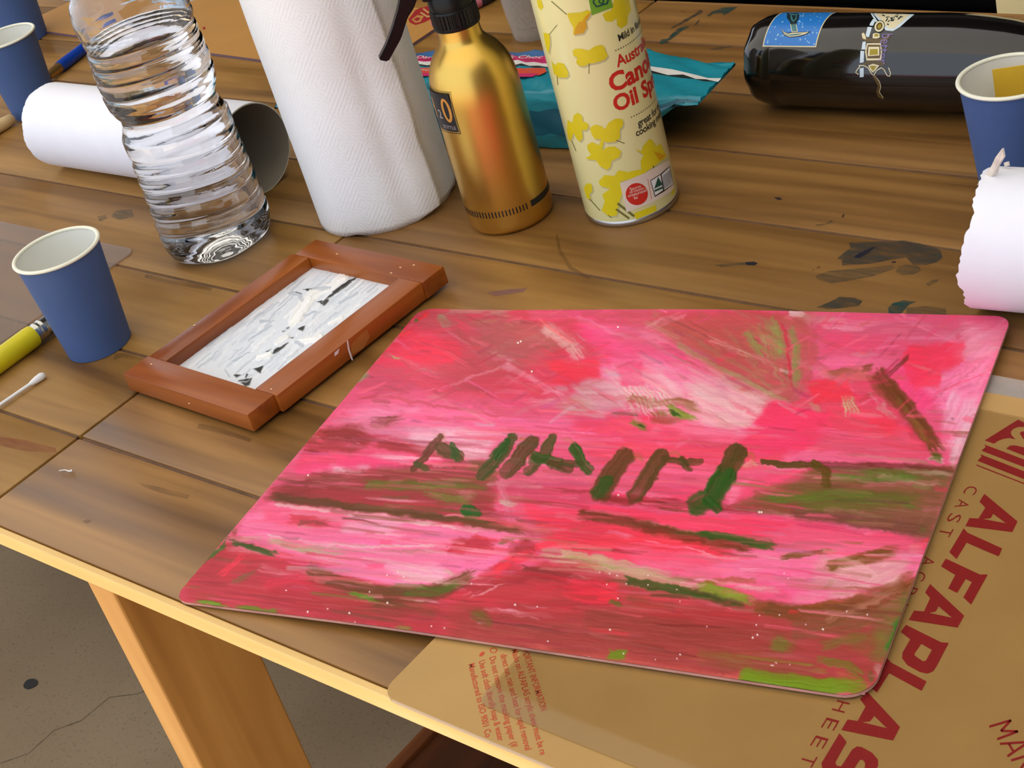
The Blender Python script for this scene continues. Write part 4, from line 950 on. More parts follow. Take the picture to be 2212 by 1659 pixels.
cv.drag(NU, NV, 380, 41, 655, 950, lambda x, y: (rz.uniform(-.7, .7) if x < 1400 else (.5 if x < 1720 else rz.uniform(-1.2, .1))) if y < 890 else .1, 25, 110, 4, 12, 34, .22)
cv.drag(NU, NV, 520, 42, 930, 1520, lambda x, y: .07+.0001*(y-930)+rz.uniform(-.05, .05), 50, 240, 4, 11, 38, .22)
# brush letters
def let(pts,w,c,**k):
    a, b_ = np.array(pts[0], float), np.array(pts[-1], float); d0 = a-np.array(pts[1]); d1 = b_-np.array(pts[-2])
    e = [tuple(a+d0/np.hypot(*d0)*9)]+list(pts)+[tuple(b_+d1/np.hypot(*d1)*9)]
    s([tuple((np.array(e[0])*2+np.array(e[1]))/3)]+e[1:-1]+[tuple((np.array(e[-1])+np.array(e[-2])*2)/3)],w*1.0,c,1,.3,.22,1.0,.25)
for (x,y) in ((930,945),(1110,950),(1165,955),(1205,950),(1355,985),(1440,980),(1600,985)): s([(x,y),(x+25,y-2),(x+35,y+25)],12,(170,120,60),.65,.8,.3,.8)
let([(946,950),(925,980),(898,1010)],19,(101,58,32)); let([(905,1004),(918,1012)],13,(73,84,27)); let([(958,972),(975,978),(990,985)],26,(90,66,27)); let([(980,968),(985,988)],16,(45,91,20))
let([(1100,955),(1070,995),(1045,1022)],30,(60,80,22)); let([(1092,960),(1075,985)],16,(36,89,17)); let([(1145,962),(1120,990),(1095,1020)],34,(78,68,24)); let([(1190,955),(1175,985),(1140,1015)],24,(63,79,22)); let([(1165,990),(1200,1000)],28,(49,86,22)); let([(1195,1005),(1225,1012)],20,(90,68,32))
let([(1245,975),(1255,1000),(1270,1012)],30,(42,91,20)); let([(1220,1000),(1250,1005)],16,(73,73,27))
let([(1345,992),(1325,1020),(1300,1060)],44,(91,65,25)); let([(1308,1045),(1295,1062)],26,(49,88,20)); let([(1425,992),(1400,1030),(1372,1070)],38,(83,68,24)); let([(1440,992),(1480,1000),(1510,1000)],14,(88,66,25)); let([(1478,1000),(1484,1012)],18,(78,70,24))
let([(1588,985),(1570,1020),(1540,1060)],42,(78,72,25)); let([(1560,1035),(1535,1075),(1510,1090)],52,(37,91,19)); let([(1530,1085),(1548,1100)],22,(37,91,19)); let([(1600,985),(1560,1010)],16,(90,73,28))
let([(1655,1000),(1700,1004),(1760,1008)],15,(85,73,22)); let([(1765,1008),(1785,1020),(1785,1042)],20,(95,79,20))
s([(1600,1010),(1620,1000),(1635,1020)],16,(226,180,140),.6,.8)
# edges and flecks
s([(740,860),(850,740),(905,680)],5,(206,130,120),.8,.4); s([(700,910),(560,1080),(480,1170)],6,(224,120,140),.7,.4); s([(905,690),(925,675)],7,(255,60,70),.9,.3); s([(868,725),(885,715)],7,(255,70,80),.9,.3); s([(778,820),(792,812)],10,(130,180,110),.9,.3); s([(850,772),(862,776)],5,(180,190,120),.9,.2)
s([(900,692),(905,690)],7,(60,130,50),.9,.2)
random.seed(3)
f([(1316,1404),(1350,1406),(1346,1428),(1312,1424)],(116,146,24),.95,3,.2)
for p_, w_, c_, o_ in (([(1590,1456),(1700,1472),(1800,1486),(1885,1480)],32,(118,150,22),.9), ([(1955,1330),(1935,1385),(1912,1430)],28,(44,124,28),.8), ([(1985,1258),(1962,1320)],18,(104,134,60),.8), ([(1770,1400),(1830,1380),(1890,1372)],26,(116,122,44),.7), ([(1660,1385),(1715,1405)],34,(120,120,44),.7), ([(1320,1300),(1335,1308)],14,(90,110,36),.8), ([(1500,1410),(1640,1430)],22,(150,104,52),.6), ([(1030,1330),(1050,1342)],26,(110,104,36),.7),
   ([(415,1297),(470,1304),(505,1309)],10,(112,152,30),.95), ([(505,1315),(560,1320),(622,1326)],14,(110,138,32),.95), ([(850,1358),(905,1362)],15,(146,138,66),.85), ([(430,1222),(470,1190),(500,1160)],9,(70,112,32),.85), ([(740,1278),(790,1291),(832,1300)],11,(100,138,30),.9), ([(1700,1320),(1740,1323)],9,(226,62,58),.8), ([(560,1262),(640,1250),(690,1262)],26,(222,50,80),.6), ([(470,1250),(520,1205),(540,1190)],14,(250,58,84),.7), ([(495,1262),(525,1248),(555,1232)],14,(136,106,66),.7),
   ([(1055,1248),(1090,1225),(1118,1205)],14,(255,70,84),.85), ([(980,1226),(1060,1216),(1118,1186)],18,(252,124,172),.9), ([(1010,1295),(1060,1272),(1100,1256)],4,(236,176,186),.7), ([(610,1122),(680,1126),(730,1132)],22,(214,56,70),.7), ([(640,1132),(680,1126),(715,1134)],8,(120,72,58),.8), ([(1080,1030),(1092,1080),(1100,1120)],18,(220,130,150),.6), ([(1085,1085),(1105,1090)],16,(206,186,168),.8)):
    s(p_, w_, c_, o_, .45, .45, .7, .6)
cv.dots([(random.uniform(420,1880),random.uniform(1230,1440)) for _ in range(46)],2.0,(250,214,214))
cv.dots([(666,1027),(837,1303),(1113,1307),(665,1322),(755,1325),(1318,1361),(1626,1378),(1636,1372),(1778,1360),(1119,741),(1125,738),(1149,803),(1335,707),(1645,1107),(1640,1107),(1336,1070)],2.6,(255,240,236))
cv.c *= (1+.05*(vnoise(cv.X/60,cv.Y/2.4,91)-.5)+.05*(vnoise(cv.X/140,cv.Y/60,92)-.5))[:, None]

cc = np.clip(cv.c/255, 0, 1); cv.c = 255*np.stack([cc[:, 0]**1.04, cc[:, 1]**1.10, cc[:, 2]**1.08], 1)
M_PAINTING = attr_paint('wet_acrylic_paint', .38)
paint_mesh('paint_layer', P3, NU, NV, keep, cv, .00030, M_PAINTING, pt)
# the clear sheet below the paint
edge = []
for (cx, cy, a0, r_) in ((wl-RC, RC, -90, RC), (wl-RC*1.45, hl-RC*1.45, 0, RC*1.45), (RC, hl-RC, 90, RC), (RC, RC, 180, RC)):
    for k in range(9):
        a = R(a0+90*k/8); edge.append((cx+r_*math.cos(a), cy+r_*math.sin(a)))
dense = []
for i in range(len(edge)):
    a, c = np.array(edge[i]), np.array(edge[(i+1) % len(edge)]); n = max(1, int(np.linalg.norm(c-a)/.01))
    dense += [tuple(a+(c-a)*k/n) for k in range(n)]
def bil(x, y):
    s, t = x/wl, y/hl
    return PC[0]*(1-s)*(1-t)+PC[1]*s*(1-t)+PC[2]*s*t+PC[3]*(1-s)*t
bm = bmesh.new(); top = []; bot = []
for (x, y) in dense:
    p = bil(x, y); z = float(zb_(p[0])); top.append((p[0], p[1], z+THK)); bot.append((p[0], p[1], z))
n = len(dense)
V = bot+top; F = [(i, n+i, n+(i+1) % n, (i+1) % n) for i in range(n)]
# under side and upper side as strips across, so the sheet bends softly
G = []
for j in range(0, 21):
    for i in range(0, 41):
        x = min(max(wl*i/40, .0035), wl-.0035); y = min(max(hl*j/20, .0035), hl-.0035); p = bil(x, y); G.append((p[0], p[1], float(zb_(p[0]))))
V += G; o0 = 2*n
for j in range(20):
    for i in range(40):
        a = o0+j*41+i; F.append((a, a+1, a+42, a+41))
mesh('plastic_sheet', V, F, plain('painted_sheet_edge', (206, 150, 140), .35, var=.3, scale=60), pt)

# ================================================================ small wooden frame with grey seascape
M_FR = wood('red_brown_frame', (126, 60, 16), (154, 80, 24), (172, 96, 34), rough=.3, along='Y', objvar=.1, gscale=1.5)
M_FRX = wood('red_brown_frame_end', (126, 60, 16), (154, 80, 24), (172, 96, 34), rough=.3, along='X', objvar=.1, gscale=1.5)
FA = -.0304; fc, fs = math.cos(FA), math.sin(FA)
FC = np.array([-.7957, .5407])
fr = root('picture_frame', (FC[0], FC[1], 0), 'small red brown wooden frame around a grey and white painting', 'picture frame')
FM = Matrix.Translation((FC[0], FC[1], 0)) @ Matrix.Rotation(FA, 4, 'Z')
Z0, Z1 = .0026, .0155
hw, hl_ = .0641, .0881
def rail(x0, x1, y0, y1, mat_):
    return bmobj('rail', box(x0, x1, y0, y1, Z0, Z1, .0008, 2, M=FM), mat_, fr, 35)
rail(-hw, -hw+.0182, -hl_+.0222, hl_-.0212, M_FR)
rail(hw-.0190, hw+.0022, -hl_+.0222, hl_-.0212, M_FR)
rail(-hw-.0015, hw-.0008, -hl_, -hl_+.0222, M_FRX)
rail(-hw+.0032, hw+.0030, hl_-.0212, hl_, M_FRX)
bmobj('back_board', box(-hw+.008, hw-.008, -hl_+.008, hl_-.008, 0, Z0+.002, M=FM), plain('frame_backing', (70, 44, 28), .8), fr)
# chipped side
cp = [at(x, y, .009) for x, y in ((758, 722), (795, 706), (798, 740), (776, 762), (757, 770))]
def fside(px, py):
    d = ray(px, py); n = np.array([fc, fs, 0.0]); p0 = np.array([FC[0], FC[1], 0])+n*(hw+.0022)
    return CAM+d*(((p0-CAM)@n)/(d@n)), n
decal('chipped_patch', [[(757, 745), (775, 725), (793, 711), (798, 728), (785, 752), (758, 768)]], fside, plain('bare_chip', (172, 108, 46), .6, var=.2), fr, .0002, 30)
decal('white_drip', [line_loop([(749, 735), (752, 755), (757, 770), (760, 778)], [3, 4, 4, 3])], fside, plain('white_drip', (236, 226, 228), .4), fr, .0006, 30)
decal('white_drip', [[(722, 762), (733, 752), (730, 764), (722, 770)]], fside, plain('white_drip', (236, 226, 228), .4), fr, .0002, 30)
M_SCUFF = plain('pale_scuff', (222, 180, 130), .6)
for (x, y) in ((409, 871), (865, 578), (845, 590), (894, 573), (728, 549), (586, 841), (327, 787), (420, 703)):
    decal('scuff', [oval(x, y, 2.6, 1.6, 8)], hit_plane(Z1) if (x, y) != (409, 871) else (lambda px, py: (lambda d, n, p0: (CAM+d*(((p0-CAM)@n)/(d@n)), n))(ray(px, py), np.array([fs, -fc, 0.0]), np.array([FC[0], FC[1], 0])+np.array([fs, -fc, 0.0])*hl_)), M_SCUFF, fr, .0002, 30)
# the picture
NU, NV = 250, 380
xs_ = np.linspace(-hw+.0178, hw-.0186, NU); ys_ = np.linspace(-hl_+.0218, hl_-.0208, NV)
XX, YY = np.meshgrid(xs_, ys_); XX, YY = XX.ravel(), YY.ravel()
P3 = np.stack([FC[0]+fc*XX-fs*YY, FC[1]+fs*XX+fc*YY, np.full(XX.shape, .0068)], 1)
PX, PY = project(P3)
cv = Canvas(PX, PY, (228, 233, 241))
cv.WX = PX+3*(vnoise(PX/9, PY/9, 1)-.5); cv.WY = PY+3*(vnoise(PX/9, PY/9, 3)-.5)
kF = 500/2212; Q = lambda pts: sc(pts, kF, 360, 560)
GX = np.array([1220-130, -950.0]); GX /= np.linalg.norm(GX); GN = np.array([-GX[1], GX[0]])
rs = random.Random(5)
def along(): # long brush marks running up the picture
    for k in range(230):
        t = rs.random(); w_ = rs.random()
        a = np.array([130, 1020])+np.array([1220, -950])*t*.95+np.array([740, 230])*w_
        ln_ = rs.uniform(90, 320); c = rs.choice([(240, 243, 249), (206, 214, 226), (230, 235, 243), (186, 194, 206), (246, 247, 250)])
        b_ = a+GX*ln_
        cv.stroke(Q([tuple(a), tuple((a+b_)/2+GN*rs.uniform(-8, 8)), tuple(b_)]), rs.uniform(2.5, 6.5), c, .75, .5, .4, 1.0, .3)
along()
for pts, w_ in (([(1400, 330), (1330, 440), (1240, 560), (1210, 600)], 22), ([(1680, 180), (1600, 250), (1450, 320), (1380, 380)], 20), ([(1340, 400), (1290, 470), (1230, 570)], 26), ([(1300, 780), (1400, 770), (1460, 745)], 16), ([(1050, 800), (1150, 740)], 12), ([(880, 950), (980, 920)], 12), ([(1180, 640), (1300, 560)], 8), ([(1560, 620), (1680, 570)], 8), ([(1650, 200), (1720, 170)], 12)):
    cv.stroke(Q(pts), w_, (250, 250, 248), .95, .2, .3, 2.2, .3)
for pts, w_ in (([(1170, 330), (1260, 330), (1300, 400)], 9), ([(900, 600), (990, 590)], 7), ([(780, 780), (1000, 640)], 5), ([(1330, 540), (1420, 500)], 5), ([(640, 980), (780, 900)], 5), ([(300, 1040), (420, 950), (480, 880)], 4), ([(1400, 290), (1560, 280)], 9), ([(1240, 800), (1300, 830)], 9), ([(1650, 420), (1820, 330)], 6), ([(600, 1120), (560, 1060)], 5)):
    cv.stroke(Q(pts), w_, (178, 188, 200), .8, .4, .4, 1, .3)
BK = (44, 44, 42)
for l in ([(1300, 285), (1395, 290), (1350, 308)], [(1250, 665), (1330, 632), (1300, 690)], [(1170, 752), (1215, 745), (1200, 765)], [(1095, 695), (1140, 685), (1115, 706)], [(1140, 660), (1165, 655), (1150, 668)], [(940, 880), (995, 865), (965, 892)],
          [(1010, 910), (1060, 850), (1165, 795), (1120, 850), (1030, 905)], [(830, 1050), (930, 1030), (900, 1090)], [(640, 1105), (720, 1105), (670, 1130)], [(690, 1160), (820, 1145), (790, 1200), (750, 1215), (720, 1190)], [(1435, 405), (1500, 395), (1470, 425)]):
    cv.fill(Q(l), BK, 1, 1.6, .1, 0, 1.4)
for pts, w_ in (([(1480, 430), (1550, 370), (1640, 290), (1720, 230), (1800, 185)], 5), ([(1600, 320), (1680, 270)], 9), ([(1540, 400), (1500, 440)], 5), ([(1690, 260), (1750, 220)], 8), ([(1240, 320), (1290, 335)], 2), ([(770, 1100), (760, 1130)], 4)):
    cv.stroke(Q(pts), w_, BK, 1, .3, .3, 1.4, .3)
for pts, w_ in (([(700, 1175), (760, 1180), (800, 1160)], 3), ([(1530, 390), (1560, 375)], 2), ([(1080, 850), (1110, 830)], 2), ([(740, 1140), (700, 1150)], 4)):
    cv.stroke(Q(pts), w_, (226, 230, 236), .9, .3, .3, 1.4)
paint_mesh('grey_picture', P3, NU, NV, np.ones(NU*NV, bool), cv, .00045, attr_paint('grey_impasto', .42), fr)

# ================================================================ blue paper cups
M_BLUE = plain('blue_card', (66, 94, 146), .6, var=.06, scale=30)
M_WHITE = plain('white_card', (232, 232, 224), .55, var=.02)
M_RIM = plain('cream_rim', (238, 236, 216), .5, var=.02)
R0, R1, CH = .0228, .0292, .0772
def cup(x, y, label):
    t = root('paper_cup', (x, y, 0), label, 'paper cup', 'blue paper cups')
    n = 72
    prof = [(R0-.0009, 0), (R0, .0004), (R0+(R1-R0)*.5, CH*.5), (R1, CH)]
    V, F = lathe(prof, n, (x, y, 0), close=False); mesh('outer_wall', V, F, M_BLUE, t, 40)
    prof = [(0.0, .004), (R0-.0012, .004), (R0-.0010, .0045), (R1-.0006, CH)]
    V, F = lathe(prof, n, (x, y, 0), close=False); mesh('inner_lining', V, F, M_WHITE, t, 40)
    V, F = [], []
    for k in range(n):
        a = 2*math.pi*k/n
        for j in range(10):
            b_ = 2*math.pi*j/10; rr = R1+.0002+.0015*math.cos(b_)
            V.append((x+rr*math.cos(a), y+rr*math.sin(a), CH+.0012*math.sin(b_)))
    for k in range(n):
        for j in range(10):
            F.append((k*10+j, k*10+(j+1) % 10, ((k+1) % n)*10+(j+1) % 10, ((k+1) % n)*10+j))
    for f in range(len(F)): F[f] = F[f][::-1]
    mesh('rolled_rim', V, F, M_RIM, t, 180)
    V, F = lathe([(0, .0012), (R0-.0012, .0012)], n, (x, y, 0), close=False); mesh('base_disc', V, F, M_WHITE, t)
    return t
cup(-.9425, .4897, 'blue paper cup at front left beside the yellow brush, white inside')
cup(-1.4020, .7724, 'blue paper cup cut by the left edge, behind the white tube')
cup(-1.6065, .9111, 'blue paper cup furthest back in the top left corner')
RCUP = (-.4163, .8202)
cup(*RCUP, 'blue paper cup at the right edge with a yellow card in it')
# yellow card standing in the right cup
nrm = np.array([-RCUP[0], -RCUP[1], 0.0]); nrm /= np.linalg.norm(nrm); side = np.array([-nrm[1], nrm[0], 0])
pp = np.array([RCUP[0], RCUP[1], 0])-nrm*.010
def pl(px, py):
    d = ray(px, py); return CAM+d*(((pp-CAM)@nrm)/(d@nrm))
tl = pl(2143, 151); sl = (tl-pp)@side
cw = .028; zt_ = tl[2]; zb2 = .0062
qd = [pp+side*sl+np.array([0, 0, zt_]), pp+side*(sl+cw)+np.array([0, 0, zt_]), pp+side*(sl+cw-.0)+np.array([0, 0, zb2+.012]), pp+side*(sl+cw*.5+.003)+np.array([0, 0, zb2]), pp+side*(sl+.001)+np.array([0, 0, zb2+.012])]
V = qd+[p-nrm*.0006 for p in qd]
tag(mesh('yellow_card', V, [(4, 3, 2, 1, 0), (5, 6, 7, 8, 9), (0, 1, 6, 5), (1, 2, 7, 6), (2, 3, 8, 7), (3, 4, 9, 8), (4, 0, 5, 9)], plain('mustard_card', (222, 176, 40), .6)), 'square of mustard yellow card standing in the right hand cup', 'card')

# ================================================================ white card tubes
M_TUBE = plain('white_paper_tube', (240, 240, 249), .7, var=.02, scale=60)
M_TUBEIN = plain('grey_tube_inside', (150, 140, 122), .8, var=.08)
def card_tube(name, x, y, ang, r, ln_, label, torn_start, torn_end, seed, depth=.006, tear=0.0):
    d = Vector((math.cos(ang), math.sin(ang), 0)); s = Vector((-d.y, d.x, 0)); up = Vector((0, 0, 1)); o = Vector((x, y, r+.0002))
    t = root(name, (x+d.x*ln_/2, y+d.y*ln_/2, 0), label, 'paper tube', 'white paper tubes')
    n = 120; rg = random.Random(seed)
    jag = [0]*n
    ph = [rg.random()*6 for _ in range(4)]
    for k in range(n):
        a = 2*math.pi*k/n
        jag[k] = tear*max(0, math.sin(a-.3))**2+depth*(.30*math.sin(2*a+ph[0])+.22*math.sin(5*a+ph[1])+.16*math.sin(11*a+ph[2]))+rg.uniform(-.16, .16)*depth
    def wall(rr, mat_, nm, flip):
        V, F = [], []
        NS = 14
        for i in range(NS+1):
            f = i/NS
            for k in range(n):
                a = 2*math.pi*k/n
                h = ln_*f
                if torn_start: h += jag[k]*(1-f)**6
                if torn_end: h += jag[(k*7) % n]*f**6*.25
                V.append(o+d*h+s*(rr*math.cos(a))+up*(rr*math.sin(a)))
        for i in range(NS):
            for k in range(n):
                k2 = (k+1) % n; q_ = (i*n+k, i*n+k2, (i+1)*n+k2, (i+1)*n+k)
                F.append(q_ if flip else q_[::-1])
        mesh(nm, V, F, mat_, t, 60)
    wall(r, M_TUBE, 'outer_paper', True); wall(r-.0011, M_TUBEIN, 'inner_wall', False)
    for (h, sgn) in ((0, 1), (ln_, -1)):
        V, F = [], []; b0 = 0
        for k in range(n):
            a = 2*math.pi*k/n; hh = h+(jag[k] if h == 0 and torn_start else (jag[(k*7) % n]*.25 if torn_end and h else 0))
            for rr in (r, r-.0011): V.append(o+d*hh+s*(rr*math.cos(a))+up*(rr*math.sin(a)))
        for k in range(n):
            k2 = (k+1) % n; q_ = (b0+2*k, b0+2*k+1, b0+2*k2+1, b0+2*k2); F.append(q_ if sgn > 0 else q_[::-1])
        mesh('cut_edge', V, F, plain('tube_edge', (206, 200, 178), .8), t)
    return t, o, d, s
card_tube('paper_tube', -1.2467, .6999, .0067, .0361, .2626, 'white card tube lying on its side behind the water bottle', True, False, 4, .0035)
TR, o_, d_, s_ = card_tube('paper_tube', -.3853+.002, .7063, .1071, .0388, .26, 'white card tube with a torn end at the right edge', True, False, 9, .0045, .005)
# torn tongue of paper sticking up
zc = .075
tp = [at(2110, 400, .072), at(2128, 378, .078), at(2140, 362, .083), at(2150, 340, .089), at(2165, 320, .096), at(2168, 338, .092), at(2156, 358, .085), at(2152, 374, .080), at(2140, 385, .077)]
V = [tuple(p) for p in tp]+[tuple(p+np.array([.0006, .0008, -.0002])) for p in tp]; n = len(tp)
mesh('torn_flap', V, [tuple(range(n)), tuple(range(2*n-1, n-1, -1))]+[(i, n+i, n+(i+1) % n, (i+1) % n) for i in range(n)], plain('torn_paper', (216, 204, 192), .8, var=.25, scale=150), TR)
tp = [at(2168, 352, .079), at(2176, 349, .081), at(2178, 358, .079), at(2170, 360, .077)]
V = [tuple(p) for p in tp]+[tuple(p+np.array([.0006, .0008, -.0002])) for p in tp]; n = 4
mesh('torn_flap', V, [tuple(range(n)), tuple(range(2*n-1, n-1, -1))]+[(i, n+i, n+(i+1) % n, (i+1) % n) for i in range(n)], plain('torn_paper', (216, 204, 192), .8), TR)

# ================================================================ water bottle
def glass(name, ior, rough=0.0, col=(1, 1, 1)):
    mt, nt, b = nodes(name)
    b.inputs['Base Color'].default_value = (*col, 1); b.inputs['Roughness'].default_value = rough
    b.inputs['IOR'].default_value = ior; b.inputs['Transmission Weight'].default_value = 1.0
    nz = add(nt, 'ShaderNodeTexNoise'); nz.inputs['Scale'].default_value = 70; nz.inputs['Detail'].default_value = 2
    tc = add(nt, 'ShaderNodeTexCoord'); nt.links.new(tc.outputs['Object'], nz.inputs['Vector'])
    bp = add(nt, 'ShaderNodeBump'); bp.inputs['Strength'].default_value = .25; bp.inputs['Distance'].default_value = .0012
    nt.links.new(nz.outputs['Fac'], bp.inputs['Height']); nt.links.new(bp.outputs['Normal'], b.inputs['Normal'])
    return mt
WB = (-.9593, .6263)
wb = root('water_bottle', (*WB, 0), 'clear ribbed plastic water bottle standing in front of the white tube', 'water bottle')
keys = [(0, .0300), (.002, .0360), (.006, .0395), (.012, .0414), (.02, .0421), (.034, .0417), (.05, .0411), (.07, .0405), (.086, .0398), (.096, .0402), (.101, .0400), (.106, .0376), (.112, .0356), (.1165, .0358), (.121, .0383), (.126, .0402), (.132, .0410), (.145, .0412), (.16, .0403), (.17, .0398), (.18, .0404), (.19, .0402), (.2, .0386), (.208, .0350), (.218, .0290), (.228, .0215), (.236, .0155), (.240, .0132), (.262, .0130)]
kz = [k[0] for k in keys]; kr = [k[1] for k in keys]
zz = np.concatenate([np.linspace(0, .012, 10), np.linspace(.0132, .2, 150), np.linspace(.2025, .262, 26)])
def wr(r, h, a, inset=0.0):
    if .018 < h < .094:   # lower ribs, slightly slanted
        ph = (h+.0022*math.sin(a*2+.6))/.0118*2*math.pi
        r -= .0013*(max(0, math.sin(ph))**1.2)*sstep(.018, .026, h)*(1-sstep(.086, .094, h))
    if .128 < h < .186:
        ph = (h+.0006*math.sin(a*3))/.0104*2*math.pi
        r -= .0011*(max(0, math.sin(ph))**1.2)*sstep(.128, .134, h)*(1-sstep(.178, .186, h))
    if .16 < h < .21:
        r += .0007*math.sin(a*5+h*160)*sstep(.16, .175, h)*(1-sstep(.2, .21, h))
    if h < .016:
        r -= .0022*(.5+.5*math.cos(a*5))*(1-h/.016)**.6*min(1, h/.004+.2)
    return r-inset
prof = [(float(np.interp(z, kz, kr)), float(z)) for z in zz]
punt = [(.0002, .0105), (.006, .0102), (.012, .0088), (.018, .0062), (.023, .0032), (.0265, .0010)]
NB = 112
Vo, Fo = lathe(punt+prof, NB, (*WB, .0001), rad=lambda r, h, a: wr(r, h, a) if r > .028 else r, close=False)
inner = [(r, h+.0006) for r, h in punt]+[(r, h) for r, h in prof if h >= .0012]
Vi, Fi = lathe(inner, NB, (*WB, .0001), rad=lambda r, h, a: wr(r, h, a, .00045) if r > .028 else r, close=False)
k0 = len(Vo); V = Vo+Vi; F = Fo+[tuple(k0+i for i in f[::-1]) for f in Fi]
no, ni = (len(prof)+len(punt)-1)*NB, k0+(len(inner)-1)*NB
F += [(no+k, no+(k+1) % NB, ni+(k+1) % NB, ni+k) for k in range(NB)]
mesh('bottle_wall', V, F, glass('clear_pet', 1.5), wb, 180)
wlev = .172
wat = [(r, h+.0005) for r, h in punt]+[(r, h) for r, h in prof if .0016 <= h <= wlev]
V, F = lathe(wat, NB, (*WB, .0001), rad=lambda r, h, a: wr(r, h, a, .00030) if r > .028 else r, close=True)
mesh('water', V, F, glass('water', 1.33), wb, 60)
V, F = lathe([(.0001, .2645), (.0145, .2645), (.0148, .263), (.0148, .2475), (.0138, .2475), (.0138, .2625), (.0001, .2628)], 48, (*WB, 0), close=False)
mesh('screw_cap', V, F, plain('white_cap', (225, 228, 232), .4), wb, 40)

# ================================================================ paper towel roll
TW = (-.8637, .7126); TRR = .0520; TWH = .225
mt, nt, b = nodes('embossed_tissue'); L = nt.links.new
b.inputs['Base Color'].default_value = (*lin((248, 250, 253)), 1); b.inputs['Roughness'].default_value = .9; b.inputs['Specular IOR Level'].default_value = .15
b.inputs['Subsurface Weight'].default_value = 0.0
uvn = add(nt, 'ShaderNodeUVMap'); uvn.uv_map = 'sheet'
sx_ = add(nt, 'ShaderNodeSeparateXYZ'); L(uvn.outputs[0], sx_.inputs[0])
def mth(op, a, b_=None, c=None):
    n_ = add(nt, 'ShaderNodeMath', operation=op)
    for i, v_ in enumerate((a, b_, c)):
        if v_ is None: continue
        if isinstance(v_, (int, float)): n_.inputs[i].default_value = v_
        else: L(v_, n_.inputs[i])
    return n_.outputs[0]
tri = mth('PINGPONG', sx_.outputs[0], .017)
tri2 = mth('PINGPONG', sx_.outputs[1], .024)
w_ = mth('ADD', mth('MULTIPLY', tri, 1.25), mth('MULTIPLY', tri2, .9))
ln1 = mth('SINE', mth('MULTIPLY', w_, 2*math.pi/.0040))
ds = mth('SINE', mth('MULTIPLY', mth('SUBTRACT', mth('MULTIPLY', sx_.outputs[0], .8), mth('MULTIPLY', sx_.outputs[1], 1.1)), 2*math.pi/.0019))
pat = mth('MULTIPLY', mth('MAXIMUM', ln1, 0.0), mth('ADD', mth('MULTIPLY', mth('MAXIMUM', ds, -.3), .6), .4))
nz = add(nt, 'ShaderNodeTexNoise'); nz.inputs['Scale'].default_value = 60; tc = add(nt, 'ShaderNodeTexCoord'); L(tc.outputs['Object'], nz.inputs['Vector'])
hh = mth('ADD', pat, mth('MULTIPLY', nz.outputs['Fac'], 2.2))
bp = add(nt, 'ShaderNodeBump'); bp.inputs['Strength'].default_value = .5; bp.inputs['Distance'].default_value = .0004
L(hh, bp.inputs['Height']); L(bp.outputs['Normal'], b.inputs['Normal'])
M_TISSUE = mt
tw = root('paper_towel_roll', (*TW, 0), 'tall white embossed paper towel roll with a loose sheet end', 'paper towel')
th0 = math.atan2(-TW[1], -TW[0])
ed = th0+.0335/TRR         # where the loose end stands
def ring_r(t):             # t: angle walked back from the loose end
    return TRR+.0040*math.exp(-t/.35)+.0016*(1-t/(2*math.pi+.5))
NT, NZ = 150, 46
V, F, UV = [], [], []
for j in range(NZ+1):
    z = TWH*j/NZ
    for i in range(NT+1):
        t = (2*math.pi+.5)*i/NT
        a = ed-t+(.012*math.sin(z*70)+.008*math.sin(z*190))*math.exp(-t/.2)
        r = ring_r(t)+(.0012*math.sin(z*24+1.1)+.0007*math.sin(z*95))*math.exp(-t/.9)-.0022*math.exp(-((t-.42)/.16)**2)*(.6+.4*math.sin(z*18+.4))
        r += .0006*math.sin(t*5+z*20)
        zz_ = z
        if j == 0: zz_ = .0002+.0016*max(0, math.sin(t*9)*math.sin(t*3.3+1))+(.006*math.exp(-t/.1))
        V.append((TW[0]+r*math.cos(a), TW[1]+r*math.sin(a), zz_)); UV.append((t*TRR, z))
for j in range(NZ):
    for i in range(NT):
        F.append((j*(NT+1)+i+1, j*(NT+1)+i, (j+1)*(NT+1)+i, (j+1)*(NT+1)+i+1))
o = mesh('outer_sheet', V, F, M_TISSUE, tw, 60)
uvl = o.data.uv_layers.new(name='sheet')
for lo in o.data.loops: uvl.data[lo.index].uv = UV[lo.vertex_index]
md = o.modifiers.new('thickness', 'SOLIDIFY'); md.thickness = .0004; md.offset = -1
# wound layers: a solid roll with a core hole
V, F = lathe([(.021, .0006), (TRR-.0016, .0006), (TRR-.0011, .002), (TRR-.0011, TWH-.001), (TRR-.002, TWH), (.021, TWH), (.021, .0006)], 96, (*TW, 0), close=False)
o = mesh('wound_layers', V, F, M_TISSUE, tw, 40)
uvl = o.data.uv_layers.new(name='sheet')
for lo in o.data.loops:
    v_ = o.data.vertices[lo.vertex_index].co; uvl.data[lo.index].uv = (math.atan2(v_.y, v_.x)*TRR, v_.z)
V, F = lathe([(.0205, 0.0003), (.0209, .0003), (.0209, TWH), (.0205, TWH), (.0205, .0003)], 48, (*TW, 0), close=False)
mesh('cardboard_core', V, F, plain('core_card', (170, 140, 105), .8), tw, 40)

